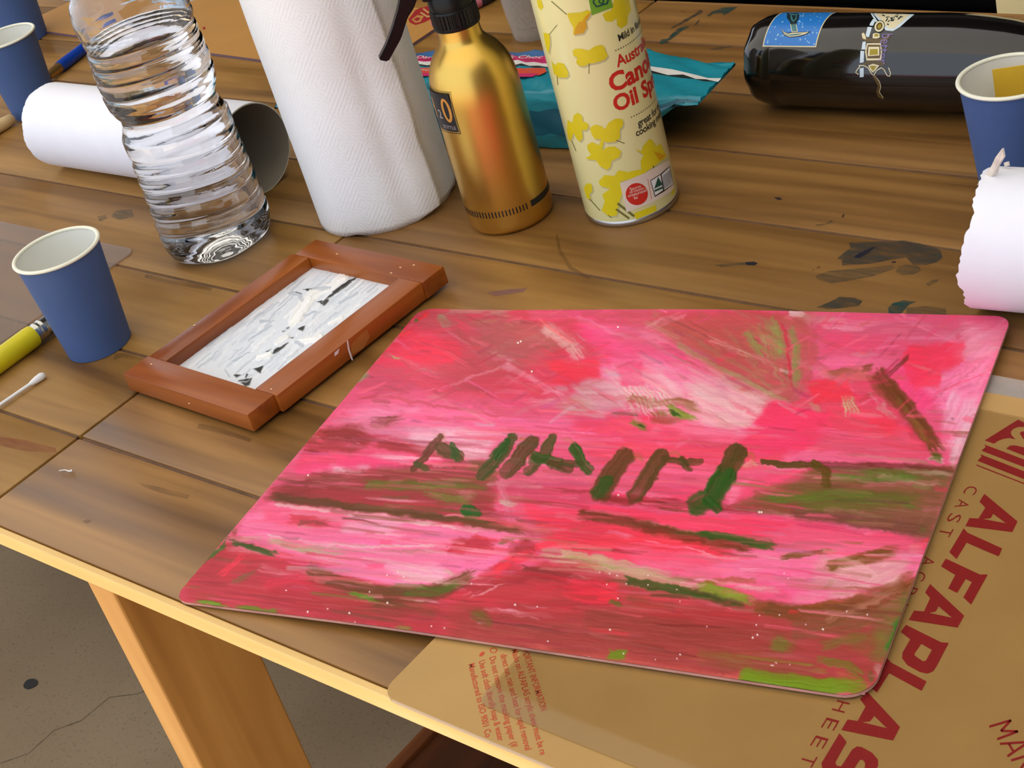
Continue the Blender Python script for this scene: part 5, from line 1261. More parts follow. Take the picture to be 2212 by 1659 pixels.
# ================================================================ gold spray bottle
GB = (-.7443, .7172); GR_ = .0303
mt, nt, b = nodes('brushed_gold'); L = nt.links.new
b.inputs['Base Color'].default_value = (*lin((222, 182, 92)), 1); b.inputs['Metallic'].default_value = 1.0; b.inputs['Roughness'].default_value = .3
tc = add(nt, 'ShaderNodeTexCoord'); mp = add(nt, 'ShaderNodeMapping'); mp.inputs['Scale'].default_value = (60, 60, 900); nz = add(nt, 'ShaderNodeTexNoise')
L(tc.outputs['Object'], mp.inputs[0]); L(mp.outputs[0], nz.inputs['Vector']); mr = add(nt, 'ShaderNodeMapRange'); mr.inputs['To Min'].default_value = .31; mr.inputs['To Max'].default_value = .36
L(nz.outputs['Fac'], mr.inputs['Value']); L(mr.outputs[0], b.inputs['Roughness'])
M_GOLD = mt
M_BLACK = plain('black_plastic', (11, 11, 12), .38, var=.1, spec=.3)
M_BLACKP = plain('black_print', (22, 20, 22), .45)
gb = root('gold_spray_bottle', (*GB, 0), 'gold metal spray bottle with black trigger top', 'spray bottle')
prof = [(0, .0006), (.0262, .0006), (.0268, .0002), (.0288, .0008), (.0300, .0035), (GR_, .007), (GR_, .094), (.0301, .101), (.0294, .107), (.0281, .1135), (.0260, .1195), (.0230, .1250), (.0196, .1292), (.0165, .1322), (.0150, .1345), (.0144, .1375), (.0142, .146), (0, .146)]
# soften the shoulder
V, F = lathe(prof, 128, (*GB, 0), close=False); o = mesh('metal_body', V, F, M_GOLD, gb, 50)
SG = hit_cyl(GB, GR_); UG = uv_cyl(GB, GR_)
def uvbox(u0, u1, z0, z1): return [(u0, z0), (u1, z0), (u1, z1), (u0, z1)]
uL, uR = -.0530, -.0190
decal('label_panel', [uvbox(uL, uR, .0795, .1095), uvbox(uL+.0005, uR-.0005, .0800, .1090)], UG, M_BLACKP, gb, .00012, .003)
decal('label_panel', [uvbox(uL+.0012, uR-.0012, .0808, .1083)], UG, M_BLACKP, gb, .00012, .003)
M_GPRINT = plain('gold_print', (202, 140, 60), .4)
decal('label_letter', [oval(-.0255, .0965, .0042, .0088, 24), oval(-.0255, .0965, .0020, .0066, 24)], UG, M_GPRINT, gb, .00022, .003)
P, T = text_tris('2', .009, .01); draped('label_letter', [(-.0362+x, .0895+y) for x, y in P], T, UG, plain('grey_print', (170, 160, 160), .5), gb, .00022, .003)
P, T = text_tris('H', .021, .02); draped('label_letter', [(-.0500+x*.7, .0885+y) for x, y in P], T, UG, M_GPRINT, gb, .00022, .003)
P, T = text_tris('BOTTLE', .0036, .0); draped('label_letter', [(-.0345+x, .0825+y) for x, y in P], T, UG, plain('grey_print', (170, 160, 160), .5), gb, .00022, .003)
# tick marks and bar near the foot
u0, u1 = cyl_uv(GB, GR_, 1010, 462)[0], cyl_uv(GB, GR_, 1138, 446)[0]
zt_ = .0172; nt_ = 28
for k in range(nt_):
    uu_ = u1-(u1-u0)*k/(nt_-7)
    decal('tick_mark', [uvbox(uu_-.0005, uu_+.0004, zt_-.0024, zt_+.0022)], UG, M_BLACKP, gb, .00015, .004)
decal('print_bar', [uvbox(cyl_uv(GB, GR_, 1147, 440)[0], cyl_uv(GB, GR_, 1147, 440)[0]+.036, zt_-.0023, zt_+.0023)], UG, M_BLACKP, gb, .00015, .003)
# collar, head, trigger
def collar_r(r, h, a): return r+(.00035*math.copysign(1, math.sin(a*36)) if .1465 < h < .1560 else 0)
V, F = lathe([(.0140, .1440), (.0155, .1440), (.0158, .1450), (.0158, .1465), (.0156, .1466), (.0155, .1559), (.0156, .1560), (.0152, .1575), (.0146, .1578), (.0146, .1590), (.0150, .1593), (.0150, .1650), (.0130, .1690), (.0001, .1690)], 144, (*GB, 0), rad=collar_r, close=False)
mesh('collar', V, F, M_BLACK, gb, 40)
aim = np.array([math.cos(th_ := (YAW-math.pi/2)+math.pi), math.sin(th_), 0]); sd = np.array([-aim[1], aim[0], 0])
def hp(r, z, s_=0.0): return np.array([GB[0], GB[1], 0])+aim*r+sd*s_+np.array([0, 0, z])
# lever: a tapered curved bar traced in the plane through the bottle axis
gp = np.array([GB[0], GB[1], 0.0]); gn = sd
def hit_lever(px, py):
    d = ray(px, py); return CAM+d*(((gp-CAM)@gn)/(d@gn))
front = [(868, -60), (866, -20), (858, 20), (846, 60), (833, 95), (817, 126)]
back = [(905, -60), (900, -5), (893, 15), (880, 35), (866, 80), (838, 131)]
A_ = [hit_lever(*p) for p in front]; B2 = [hit_lever(*p) for p in back]
V, F = [], []
for i, (a, c) in enumerate(zip(A_, B2)):
    hwid = .0052*(1-.25*i/5)
    for p in (a-gn*hwid, a+gn*hwid, c+gn*hwid*.8, c-gn*hwid*.8): V.append(p)
for i in range(len(A_)-1):
    for k in range(4): F.append((i*4+k, i*4+(k+1) % 4, i*4+4+(k+1) % 4, i*4+4+k))
F += [(3, 2, 1, 0), tuple(len(V)-4+k for k in range(4))]
bm = bmesh.new(); vs = [bm.verts.new(v) for v in V]
for f in F: bm.faces.new([vs[i] for i in f])
bmesh.ops.recalc_face_normals(bm, faces=bm.faces); bmesh.ops.bevel(bm, geom=[e for e in bm.edges], offset=.0009, segments=2, affect='EDGES')
bmobj('trigger_lever', bm, M_BLACK, gb, 40)
Mh = Matrix.Translation((GB[0], GB[1], 0)) @ Matrix.Rotation(math.atan2(aim[1], aim[0]), 4, 'Z')
bm = box(-.018, .046, -.0095, .0095, .186, .206, .004, 3, M=Mh); box(-.012, .018, -.008, .008, .166, .19, .002, 2, bm=bm, M=Mh)
bmobj('sprayer_head', bm, M_BLACK, gb, 40)
V, F = tube([hp(.044, .197), hp(.056, .197)], .0075, 20); mesh('nozzle', V, F, M_BLACK, gb, 40)

# ================================================================ canola oil spray can
KC = (-.6634, .7512); KR = .0322
M_CAN = plain('pale_yellow_can', (241, 237, 172), .28, var=.01, coat=.3)
M_TIN = plain('tin', (190, 190, 188), .3, metal=1.0, var=.05)
M_YEL = plain('yellow_print', (222, 204, 28), .35, var=.06, scale=90)
M_YELD = plain('deep_yellow_print', (214, 160, 20), .35, var=.06, scale=90)
M_STEM = plain('stem_print', (112, 108, 44), .5)
M_CRED = plain('can_red', (204, 42, 32), .35, var=.03)
M_CBLK = plain('can_black', (44, 40, 34), .4)
M_CGRN = plain('can_green', (112, 164, 46), .35)
M_CDGN = plain('can_dark_green', (24, 80, 66), .35)
M_CREAM = plain('label_cream', (226, 208, 192), .4)
M_CWHT = plain('label_white', (232, 232, 232), .4)
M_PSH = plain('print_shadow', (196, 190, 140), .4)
can = root('oil_spray_can', (*KC, 0), 'pale yellow oil spray can printed with flowers and red writing', 'spray can')
V, F = lathe([(KR-.0003, .0042), (KR, .0048), (KR, .192)], 128, (*KC, 0), close=False); mesh('can_body', V, F, M_CAN, can, 40)
V, F = lathe([(.0001, .003), (KR-.004, .003), (KR-.0028, 0), (KR-.0006, 0), (KR+.0004, .0012), (KR+.0004, .0034), (KR-.0002, .0044)], 96, (*KC, 0), close=False); mesh('bottom_seam', V, F, M_TIN, can, 40)
V, F = lathe([(KR, .192), (KR+.0004, .1925), (KR+.0004, .1945), (KR-.002, .1955), (.024, .202), (.017, .2075), (.0135, .2085), (.0135, .211), (.0001, .211)], 96, (*KC, 0), close=False); mesh('top_dome', V, F, M_TIN, can, 40)
V, F = lathe([(.0065, .210), (.0065, .222), (.0055, .2235), (.0001, .2235)], 40, (*KC, 0), close=False); mesh('spray_button', V, F, plain('white_cap', (225, 228, 232), .4), can, 40)
SK = hit_cyl(KC, KR)
k3 = 480/1531; C3 = lambda pts: sc(pts, k3, 1080, 0)
FL = [
 [(500, 350), (520, 335), (560, 335), (610, 348), (650, 320), (690, 308), (718, 318), (728, 355), (745, 382), (720, 412), (660, 432), (620, 438), (575, 458), (540, 450), (525, 432), (532, 395), (508, 386)],
 [(355, 420), (378, 450), (400, 430), (440, 438), (462, 475), (476, 515), (455, 535), (400, 532), (372, 505)],
 [(255, 0), (285, 0), (300, 48), (282, 70), (262, 45)],
 [(462, 92), (505, 88), (560, 84), (600, 68), (630, 80), (612, 118), (590, 140), (600, 185), (575, 228), (505, 240), (506, 190), (478, 140)],
 [(300, 225), (342, 232), (347, 300), (336, 370), (318, 325)],
 [(705, 100), (735, 80), (765, 72), (785, 0), (890, 0), (902, 70), (880, 112), (876, 165), (835, 196), (805, 175), (803, 125), (770, 150), (728, 145)],
 [(467, 825), (500, 848), (508, 795), (535, 775), (565, 795), (572, 835), (605, 850), (612, 880), (588, 898), (566, 895), (572, 950), (552, 975), (530, 958), (508, 915), (488, 975), (470, 950), (462, 890)],
 [(620, 880), (655, 858), (700, 868), (722, 890), (748, 845), (800, 815), (846, 822), (848, 862), (825, 895), (826, 950), (795, 975), (735, 982), (700, 962), (652, 955), (630, 920)],
 [(600, 1000), (635, 978), (680, 1000), (702, 958), (716, 972), (705, 1035), (740, 1012), (790, 1008), (835, 1040), (825, 1080), (770, 1108), (762, 1150), (738, 1170), (690, 1145), (662, 1105), (588, 1092), (628, 1066), (608, 1035)],
 [(928, 1028), (975, 1042), (985, 1005), (1030, 955), (1055, 972), (1072, 1008), (1105, 990), (1130, 1040), (1148, 1080), (1070, 1140), (1010, 1180), (975, 1200), (968, 1110), (988, 1066)],
 [(680, 1250), (720, 1206), (790, 1212), (815, 1172), (880, 1185), (960, 1168), (1000, 1180), (1000, 1205), (830, 1250), (842, 1330), (822, 1395), (805, 1485), (750, 1490), (700, 1450), (722, 1390), (705, 1340), (760, 1300), (692, 1280)],
 [(578, 1290), (600, 1262), (632, 1266), (640, 1312), (618, 1338), (628, 1378), (598, 1365)],
 [(918, 1472), (1072, 1412), (1078, 1450), (940, 1512)],
 [(1178, 1300), (1196, 1290), (1200, 1330), (1180, 1345)],
]
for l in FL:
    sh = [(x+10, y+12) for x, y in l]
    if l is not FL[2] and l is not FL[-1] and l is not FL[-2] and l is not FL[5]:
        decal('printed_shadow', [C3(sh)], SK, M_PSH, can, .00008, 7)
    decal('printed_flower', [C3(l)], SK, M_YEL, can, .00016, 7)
for l in ([(545, 150), (590, 140), (600, 185), (575, 228), (510, 238), (520, 190)], [(590, 110), (628, 84), (600, 140), (570, 140)], [(1055, 1040), (1140, 1070), (1100, 1110)]):
    decal('printed_petal', [C3(l)], SK, M_YELD, can, .00022, 7)
for l, w2 in (([(355, 8), (460, 100)], 1.6), ([(395, 170), (340, 238)], 1.2), ([(614, 435), (612, 508)], 1.5), ([(394, 520), (400, 585)], 1.2), ([(800, 965), (858, 988)], 1.6), ([(495, 970), (525, 1040)], 1.2), ([(618, 1370), (690, 1450)], 1.6), ([(800, 1440), (890, 1505)], 4), ([(810, 1400), (925, 1490)], 5), ([(745, 1480), (770, 1500)], 1.5), ([(1055, 1140), (1060, 1175)], 2.5)):
    decal('printed_stem', [line_loop(C3(l), w2)], SK, M_STEM, can, .00022, 7)
decal('print_panel', [C3([(826, 1262), (1000, 1190), (1162, 1102), (1196, 1290), (1180, 1320), (1040, 1400), (872, 1462)])], SK, M_CREAM, can, .00028, 7)
decal('print_badge', [C3(oval(942, 1336, 76, 76, 32))], SK, M_CRED, can, .00034, 7)
decal('print_panel', [C3([(1033, 1242), (1100, 1200), (1166, 1142), (1192, 1268), (1130, 1318), (1065, 1356)])], SK, M_CBLK, can, .00034, 7)
decal('print_panel', [C3([(1038, 1245), (1103, 1204), (1120, 1310), (1068, 1346)])], SK, M_CWHT, can, .0004, 7)
decal('print_panel', [C3([(1110, 1202), (1164, 1152), (1188, 1266), (1130, 1308)])], SK, M_CWHT, can, .0004, 7)
decal('print_triangle', [C3([(1086, 1218), (1060, 1300), (1118, 1272)])], SK, M_CDGN, can, .00046, 7)
decal('print_triangle', [C3([(1062, 1322), (1118, 1298), (1120, 1282), (1061, 1308)])], SK, M_CDGN, can, .00046, 7)
for k in range(9):
    y = 1205+k*11
    decal('print_line', [line_loop(C3([(1118, y+10), (1150, y-14), (1172+k, y-36)]), 1.3)], SK, plain('small_print', (90, 90, 110), .5), can, .00046, 5)
decal('print_line', [line_loop(C3([(1016, 1230), (1030, 1300), (1042, 1370)]), .9)], SK, M_CRED, can, .00034, 7)
for i, (txt, px) in enumerate((('Source', (1360.5, 411.5)), ('of mono-', (1360, 418)), ('unsaturated', (1356.5, 425.5)), ('fat', (1369.5, 430.5)))):
    text_on_cyl('print_text', txt, KC, KR, px, .0032, M_CREAM, can, .0, .9, .95, .0004)
text_on_cyl('print_text', 'Mild in flavour', KC, KR, (1336, 90), .0066, M_CBLK, can, .014, .95, .92)
text_on_cyl('print_text', 'Australian', KC, KR, (1334, 145), .0108, M_CRED, can, .022, .98, .92)
text_on_cyl('print_text', 'Canola', KC, KR, (1319, 199), .0170, M_CRED, can, .034, 1.0, .98)
text_on_cyl('print_text', 'Oil Spray', KC, KR, (1328, 241), .0150, M_CRED, can, .034, 1.0, .96)
text_on_cyl('print_text', 'great for most', KC, KR, (1379, 274), .0068, M_CBLK, can, .016, .95, .92)
text_on_cyl('print_text', 'cooking methods', KC, KR, (1374, 295), .0068, M_CBLK, can, .016, .95, .92)
for px, n_ in (((1330, 109), 18), ((1364, 253), 18)):
    u0, z0 = cyl_uv(KC, KR, *px)
    for k in range(n_):
        decal('print_dot', [oval(u0+k*.00195, z0, .00045, .00045, 8)], uv_cyl(KC, KR), M_CBLK, can, .00016, .004)
decal('brand_label', [C3([(600, -60), (750, -60), (765, 0), (778, 50), (632, 105), (612, 0)])], SK, M_CGRN, can, .0003, 7)
decal('brand_swirl', [line_loop(C3([(700, -30), (655, -25), (642, 15), (665, 45), (700, 35), (712, 5), (700, -20)]), 4)], SK, M_CDGN, can, .00036, 7)
decal('brand_swirl', [line_loop(C3([(705, 30), (735, 25), (748, -10), (730, -30)]), 4)], SK, M_CDGN, can, .00036, 7)
decal('brand_swirl', [line_loop(C3([(690, -20), (680, 10), (695, 25)]), 3)], SK, M_CDGN, can, .0004, 7)

# ================================================================ teal wrapped packet
M_TEALW = plain('teal_wrapper', (30, 142, 162), .3, var=.08, scale=60, bump=.3)
M_TEALD = plain('dark_teal_wrapper', (16, 96, 120), .3, var=.08, scale=60, bump=.3)
M_BLUEW = plain('blue_wrapper', (66, 112, 168), .35, var=.06)
M_PINKW = plain('magenta_wrapper', (206, 48, 110), .35, var=.06)
M_WHTW = plain('white_stripe', (232, 230, 226), .4)
M_BLKW = plain('black_stripe', (34, 44, 40), .4)
M_ORGW = plain('orange_label', (222, 84, 58), .35)
PA = .12; PO = np.array([-.86, .842])
pk = root('wrapped_packet', (PO[0], PO[1], 0), 'teal foil wrapped packet with crimped end behind the gold bottle', 'packet')
pc, ps = math.cos(PA), math.sin(PA)
PLN, PHT, PDP = .125, .043, .043
def pw(x, y, z): return np.array([PO[0]+pc*x-ps*y, PO[1]+ps*x+pc*y, z])
# cross-section from the front foot over the top to the back foot, then under
def sect(t):
    pts = [(-PDP, .001), (-PDP-.002, .012), (-PDP+.001, .024), (-PDP+.004, .037), (-PDP+.009, .0425), (-.02, .0445), (.0, .045), (.02, .0445), (PDP-.009, .042), (PDP-.003, .035), (PDP, .02), (PDP-.002, .001), (0.0, .0004)]
    n_ = len(pts); f = t*n_; i = int(f) % n_; g = f-int(f); a, c = pts[i], pts[(i+1) % n_]
    return a[0]*(1-g)+c[0]*g, a[1]*(1-g)+c[1]*g
NS = 78
cols = []
for k in range(NS):
    y, z = sect((k+.5)/NS)
    if z < .015 and y < 0: mi = 1
    elif y < -PDP+.006: mi = 0 if z > .030 else 1
    elif y < -.018: mi = 0
    elif y < .000: mi = 0
    elif y < .0035: mi = 4
    elif y < .010: mi = 3
    elif y < .022: mi = 2
    else: mi = 5
    if z < .012: mi = 0
    cols.append(mi)
xs2 = list(np.linspace(-PLN, PLN, 34))
ends = [(1, .004), (.9, .012), (.72, .024), (.5, .036), (.28, .048), (.1, .058), (.05, .066), (.05, .076)]
V, F, MI = [], [], []
def loopat(x, f, side):
    out = []
    for k in range(NS):
        y, z = sect(k/NS)
        zc_ = .024
        wob = .0009*math.sin(x*130+k*.6)+.0007*math.sin(x*310+k*1.3)
        yy = y*(1-.30*(1-f)) if f < 1 else y
        out.append(pw(x, yy+wob*.6, max(.0003, zc_+(z-zc_)*f+wob*(z > .003)+(.010*(1-f) if side > 0 else 0))))
    return out
rows = [(-PLN-e, f, -1) for f, e in reversed(ends)]+[(x, 1, 0) for x in xs2]+[(PLN+e, f, 1) for f, e in ends]
for (x, f, sd_) in rows: V += loopat(x, f, sd_)
nb = len(ends)
for i in range(len(rows)-1):
    for k in range(NS):
        F.append((i*NS+k, (i+1)*NS+k, (i+1)*NS+(k+1) % NS, i*NS+(k+1) % NS))
        edge_ = i < nb or i >= nb+len(xs2)-1
        mi = cols[k]
        if edge_: mi = {2: 0, 5: 0}.get(mi, mi)
        MI.append(mi)
F.append(tuple(range(NS-1, -1, -1))); F.append(tuple((len(rows)-1)*NS+k for k in range(NS))); MI += [0, 0]
o = mesh('foil_wrapper', V, F, [M_TEALW, M_TEALD, M_PINKW, M_WHTW, M_BLKW, M_BLUEW], pk, 60)
o.data.polygons.foreach_set('material_index', MI)
bm = bmesh.new(); bm.from_mesh(o.data); bmesh.ops.recalc_face_normals(bm, faces=bm.faces); bm.to_mesh(o.data); bm.free()
def ptop(x, y): return pw(x, y, .0449+.0004), np.array([0, 0, 1.0])
for (x0, x1) in ((.0, .062), (-.075, -.02)):
    decal('printed_label', [[(x0, -.016), (x1, -.015), (x1+.003, -.009), (x1-.002, -.003), (x0+.002, -.003), (x0-.002, -.009)]], ptop, M_ORGW, pk, .0008, .02)
    decal('printed_label', [[(x0+.012, -.018), (x1-.004, -.018), (x1-.002, -.0125), (x0+.010, -.0125)]], ptop, M_PINKW, pk, .0010, .02)
    P, T = text_tris('Crunchy', .0065, .0); draped('printed_script', [(x0+.006+x*1.35, -.0095+y) for x, y in P], T, ptop, M_WHTW, pk, .0013, .01)
    P, T = text_tris('Dark Choc', .0075, .0); draped('printed_script', [(x0+x*1.4, .0125+y) for x, y in P], T, ptop, M_WHTW, pk, .0013, .01)

# ================================================================ black drink bottle lying on its side
BA = .0869; BR_ = .0328
bo = Vector((-.6497, .9060, BR_+.0001)); bd_ = Vector((math.cos(BA), math.sin(BA), 0)); bs_ = Vector((-bd_.y, bd_.x, 0)); bu = Vector((0, 0, 1))
M_GLOSS = plain('gloss_black', (10, 10, 11), .12, var=.1, spec=.5, coat=.5)
db = root('drink_bottle', (bo.x+bd_.x*.12, bo.y+bd_.y*.12, 0), 'glossy black drink bottle lying on its side with a blue patterned label', 'drink bottle')
def brad(r, h, a):
    if h < .02: r -= .0016*(.5+.5*math.cos(a*9))*(1-h/.02)
    return r
prof = [(.0001, .003), (.018, .0025), (.022, .0005), (.0250, .0), (.0285, .0022), (.0308, .0065), (.0322, .0125), (BR_, .020), (BR_-.0005, .0236), (BR_-.0005, .0246), (BR_, .0255), (BR_, .10), (BR_, .140), (.0325, .150), (.0317, .160), (.0302, .173), (.0282, .186), (.0252, .199), (.0218, .211), (.0188, .221), (.0168, .229), (.0160, .236), (.0001, .236)]
V, F = lathe(prof, 108, axis=(bo, bd_, bs_, bu), rad=brad, close=False); F = [f[::-1] for f in F]
o = mesh('bottle_body', V, F, M_GLOSS, db, 50)
V, F = lathe([(.0001, .236), (.0185, .2365), (.0190, .238), (.0190, .266), (.0180, .2685), (.0001, .2685)], 64, axis=(bo, bd_, bs_, bu), close=False); F = [f[::-1] for f in F]
mesh('bottle_cap', V, F, plain('matt_black', (20, 20, 20), .5), db, 40)
BO = np.array(bo); BD = np.array(bd_); BS = np.array(bs_); BU = np.array(bu)
def hit_b(px, py):
    d = ray(px, py); w = CAM-BO; dp = d-BD*(d@BD); wp = w-BD*(w@BD)
    a = dp@dp; b_ = 2*dp@wp; c = wp@wp-BR_**2; D = max(b_*b_-4*a*c, 0); p = CAM+d*((-b_-math.sqrt(D))/2/a)
    n = p-BO-BD*((p-BO)@BD); n /= np.linalg.norm(n); return BO+BD*((p-BO)@BD)+n*BR_, n
def b_uv(px, py):
    p, n = hit_b(px, py); return (p-BO)@BD, math.atan2(n@BU, n@BS)*BR_
def uv_b(s_, t):
    a = t/BR_; n = BS*math.cos(a)+BU*math.sin(a); return BO+BD*s_+n*BR_, n
M_BLAB = plain('blue_label', (36, 122, 206), .3, var=.05)
M_BDOT = plain('label_dots', (150, 196, 232), .4)
M_BDRK = plain('label_dark', (20, 44, 52), .35); M_BTEA = plain('label_teal', (70, 128, 132), .35); M_BCRM = plain('label_cream2', (226, 214, 176), .35); M_BWHT = plain('label_pale', (206, 222, 234), .35)
M_BGLD = plain('label_olive', (158, 140, 22), .35); M_BPUR = plain('label_purple', (120, 104, 158), .4); M_BBRN = plain('label_brown', (92, 72, 34), .35)
s1, t1 = b_uv(1650, 98); s2, t2 = b_uv(1761, 100)
tt = .5*(t1+t2); tN = tt-.075      # the label carries on over the back
def band(s0, s1_, ta, tb): return [(s0, ta), (s1_, ta), (s1_, tb), (s0, tb)]
decal('label_border', [band(s1-.0008, s2+.0008, tt+.0008, tN)], uv_b, M_BCRM, db, .00012, .004)
decal('blue_label', [band(s1, s2, tt, tN)], uv_b, M_BLAB, db, .0002, .004)
rg = random.Random(11)
for k in range(120):
    a, c = rg.uniform(s1+.001, s2-.001), rg.uniform(tN+.002, tt-.001); rr = rg.uniform(.00035, .00075)
    decal('label_dot', [oval(a, c, rr, rr, 7)], uv_b, M_BDOT, db, .00027, .004)
kb = 340/2212; Bq = lambda pts: sc(pts, kb, 1640, 20)
for l, m_, of in (([(305, 265), (345, 315), (400, 335), (460, 325), (600, 320), (735, 315), (660, 360), (560, 390), (430, 400), (350, 370)], M_BDRK, .0003), ([(310, 270), (350, 325), (410, 350), (470, 335), (600, 330), (700, 325), (640, 355), (540, 380), (430, 390), (360, 360)], M_BCRM, .00036), ([(345, 335), (410, 362), (500, 350), (620, 342), (540, 368), (440, 378), (380, 362)], M_BTEA, .00042),
                  ([(390, 60), (570, 60), (560, 130), (530, 190), (530, 220), (440, 220), (430, 180), (390, 130)], M_BDRK, .0003), ([(435, 75), (540, 75), (520, 150), (480, 185), (450, 150)], M_BTEA, .00036), ([(455, 90), (525, 90), (505, 145), (480, 165)], M_BDRK, .00042),
                  ([(435, 215), (525, 210), (545, 320), (460, 325)], M_BCRM, .0003), ([(447, 222), (517, 218), (533, 312), (468, 317)], M_BTEA, .00036)):
    decal('label_motif', [Bq(l)], hit_b, m_, db, of, 6)
for l, m_, of in (([(1560, 200), (1600, 140), (1640, 150), (1600, 235), (1550, 230)], M_BWHT, .0002), ([(1525, 250), (1585, 255), (1545, 390), (1490, 395)], M_BWHT, .0002), ([(1455, 460), (1500, 455), (1495, 565), (1438, 565)], M_BWHT, .0002), ([(1425, 585), (1478, 590), (1470, 745), (1415, 755)], M_BWHT, .0002), ([(1415, 830), (1470, 820), (1470, 950), (1415, 955)], M_BWHT, .0002),
                  ([(1565, 62), (1590, 62), (1670, 180), (1640, 190)], M_BWHT, .0003), ([(1600, 62), (2180, 75), (2080, 160), (1980, 250), (1880, 310), (1780, 300), (1700, 180)], M_BWHT, .0002), ([(1630, 62), (2120, 78), (2020, 170), (1900, 270), (1830, 280), (1770, 230), (1720, 160)], M_BCRM, .00026),
                  (oval(1690, 245, 75, 90, 20, .5), M_BDRK, .0003), (oval(1690, 245, 65, 78, 20, .5), M_BCRM, .00036), (oval(1690, 245, 42, 55, 20, .5), M_BBRN, .00042), (oval(1692, 245, 22, 34, 16, .5), M_BGLD, .00048),
                  ([(1600, 350), (1640, 335), (1690, 345), (1695, 400), (1650, 415), (1595, 410)], M_BCRM, .0003), ([(1625, 350), (1675, 350), (1675, 385), (1620, 390)], M_BGLD, .00036),
                  ([(1445, 330), (1480, 335), (1520, 400), (1600, 420), (1720, 415), (1820, 350), (1860, 350), (1820, 420), (1740, 480), (1600, 475), (1500, 455), (1440, 430)], M_BBRN, .00026), ([(1440, 350), (1470, 330), (1500, 390), (1500, 430), (1455, 410)], M_BCRM, .0003),
                  ([(1515, 480), (1710, 480), (1728, 590), (1715, 715), (1510, 720), (1490, 600)], M_BCRM, .0003), ([(1528, 500), (1700, 500), (1712, 600), (1700, 690), (1522, 690), (1510, 590)], M_BBRN, .00036), ([(1540, 530), (1690, 530), (1690, 650), (1530, 660)], M_BCRM, .00042), ([(1560, 562), (1668, 560), (1672, 638), (1555, 645)], M_BGLD, .00048),
                  ([(1440, 770), (1540, 720), (1720, 725), (1790, 770), (1700, 800), (1600, 760), (1500, 790)], M_BBRN, .00026), ([(1535, 790), (1600, 765), (1690, 790), (1640, 850), (1600, 890), (1560, 850)], M_BCRM, .0003), ([(1555, 800), (1600, 790), (1655, 800), (1600, 870)], M_BGLD, .00036)):
    decal('label_motif', [Bq(l)], hit_b, m_, db, of, 6)
for l, w2, m_ in (([(1400, 790), (1470, 790), (1530, 820), (1580, 900), (1610, 930), (1650, 860), (1720, 820), (1760, 850), (1800, 930), (1835, 940), (1850, 900), (1820, 820)], 2.0, M_BCRM), ([(1420, 800), (1370, 860), (1360, 890), (1400, 915)], 2, M_BCRM), ([(1610, 930), (1660, 1010), (1685, 1080), (1665, 1160), (1690, 1220), (1745, 1255)], [6, 6, 5.5, 6, 6, 3], M_BBRN), ([(1625, 930), (1690, 1010), (1712, 1085), (1690, 1160), (1745, 1240)], 1.3, M_BCRM)):
    decal('label_motif', [line_loop(Bq(l), w2)], hit_b, m_, db, .0003, 5)
rg = random.Random(2)
for k in range(26):
    x, y = rg.uniform(1730, 2030), rg.uniform(80, 230)
    if y > 80+ (2060-x)*.62: continue
    decal('label_fleck', [Bq(oval(x, y, rg.uniform(12, 28), rg.uniform(5, 10), 8, rg.uniform(-1, 1)))], hit_b, M_BDRK, db, .00034, 6)
sA, tA = b_uv(1640+1885*kb, 20+340*kb); sB, tB = b_uv(1640+1790*kb, 20+770*kb)
P, T = text_tris('better', 1.0, .0); wx = max(p[0] for p in P)
draped('label_text', [(sA-.0075+y*.0115, tA+(tB-tA)*x/wx) for x, y in P], T, uv_b, M_BPUR, db, .0003, .004)

# ================================================================ brushes, pens, small things
M_FERR = plain('ferrule_metal', (196, 196, 190), .25, metal=1.0)
def brush(name, ya, yb, x, r, ang, colr, label, taper=.5, ferr=.030, rev=1):
    """handle from ya to yb along y, ferrule and bristles after yb"""
    t = root(name, (x, (ya+yb)/2, 0), label, 'paint brush')
    ca, sa = math.sin(ang), math.cos(ang)
    def P(d, rr): return (x+ca*d, yb+sa*d*rev, rr)
    ln_ = abs(yb-ya)
    V, F = tube([P(-ln_, r), P(-ln_*.6, r), P(-.004, r), P(0, r)], [r*taper, r*.95, r, r*.96], 24); mesh('handle', V, F, plain(name+'_paint_'+str(colr[0]), colr, .35), t, 40)
    rr = r*.86
    pr = [(0, rr), (.003, rr), (.0035, rr*1.05), (.0045, rr*1.05), (.005, rr), (.0075, rr), (.008, rr*1.05), (.009, rr*1.05), (.0095, rr), (ferr, rr)]
    V, F = tube([P(a, r) for a, _ in pr], [c for _, c in pr], 24); mesh('ferrule', V, F, M_FERR, t, 40)
    V, F = tube([P(ferr-.001, r), P(ferr+.008, r), P(ferr+.018, r), P(ferr+.022, r*.9)], [rr*.9, rr, rr*.7, rr*.2], 16); mesh('bristles', V, F, plain('bristle', (96, 66, 36), .8, var=.3, scale=200), t, 60)
    return t
brush('paint_brush', .22, .473, -.9955, .0082, -.05, (222, 206, 20), 'chunky yellow handled paint brush beside the front left cup', .8, .03)
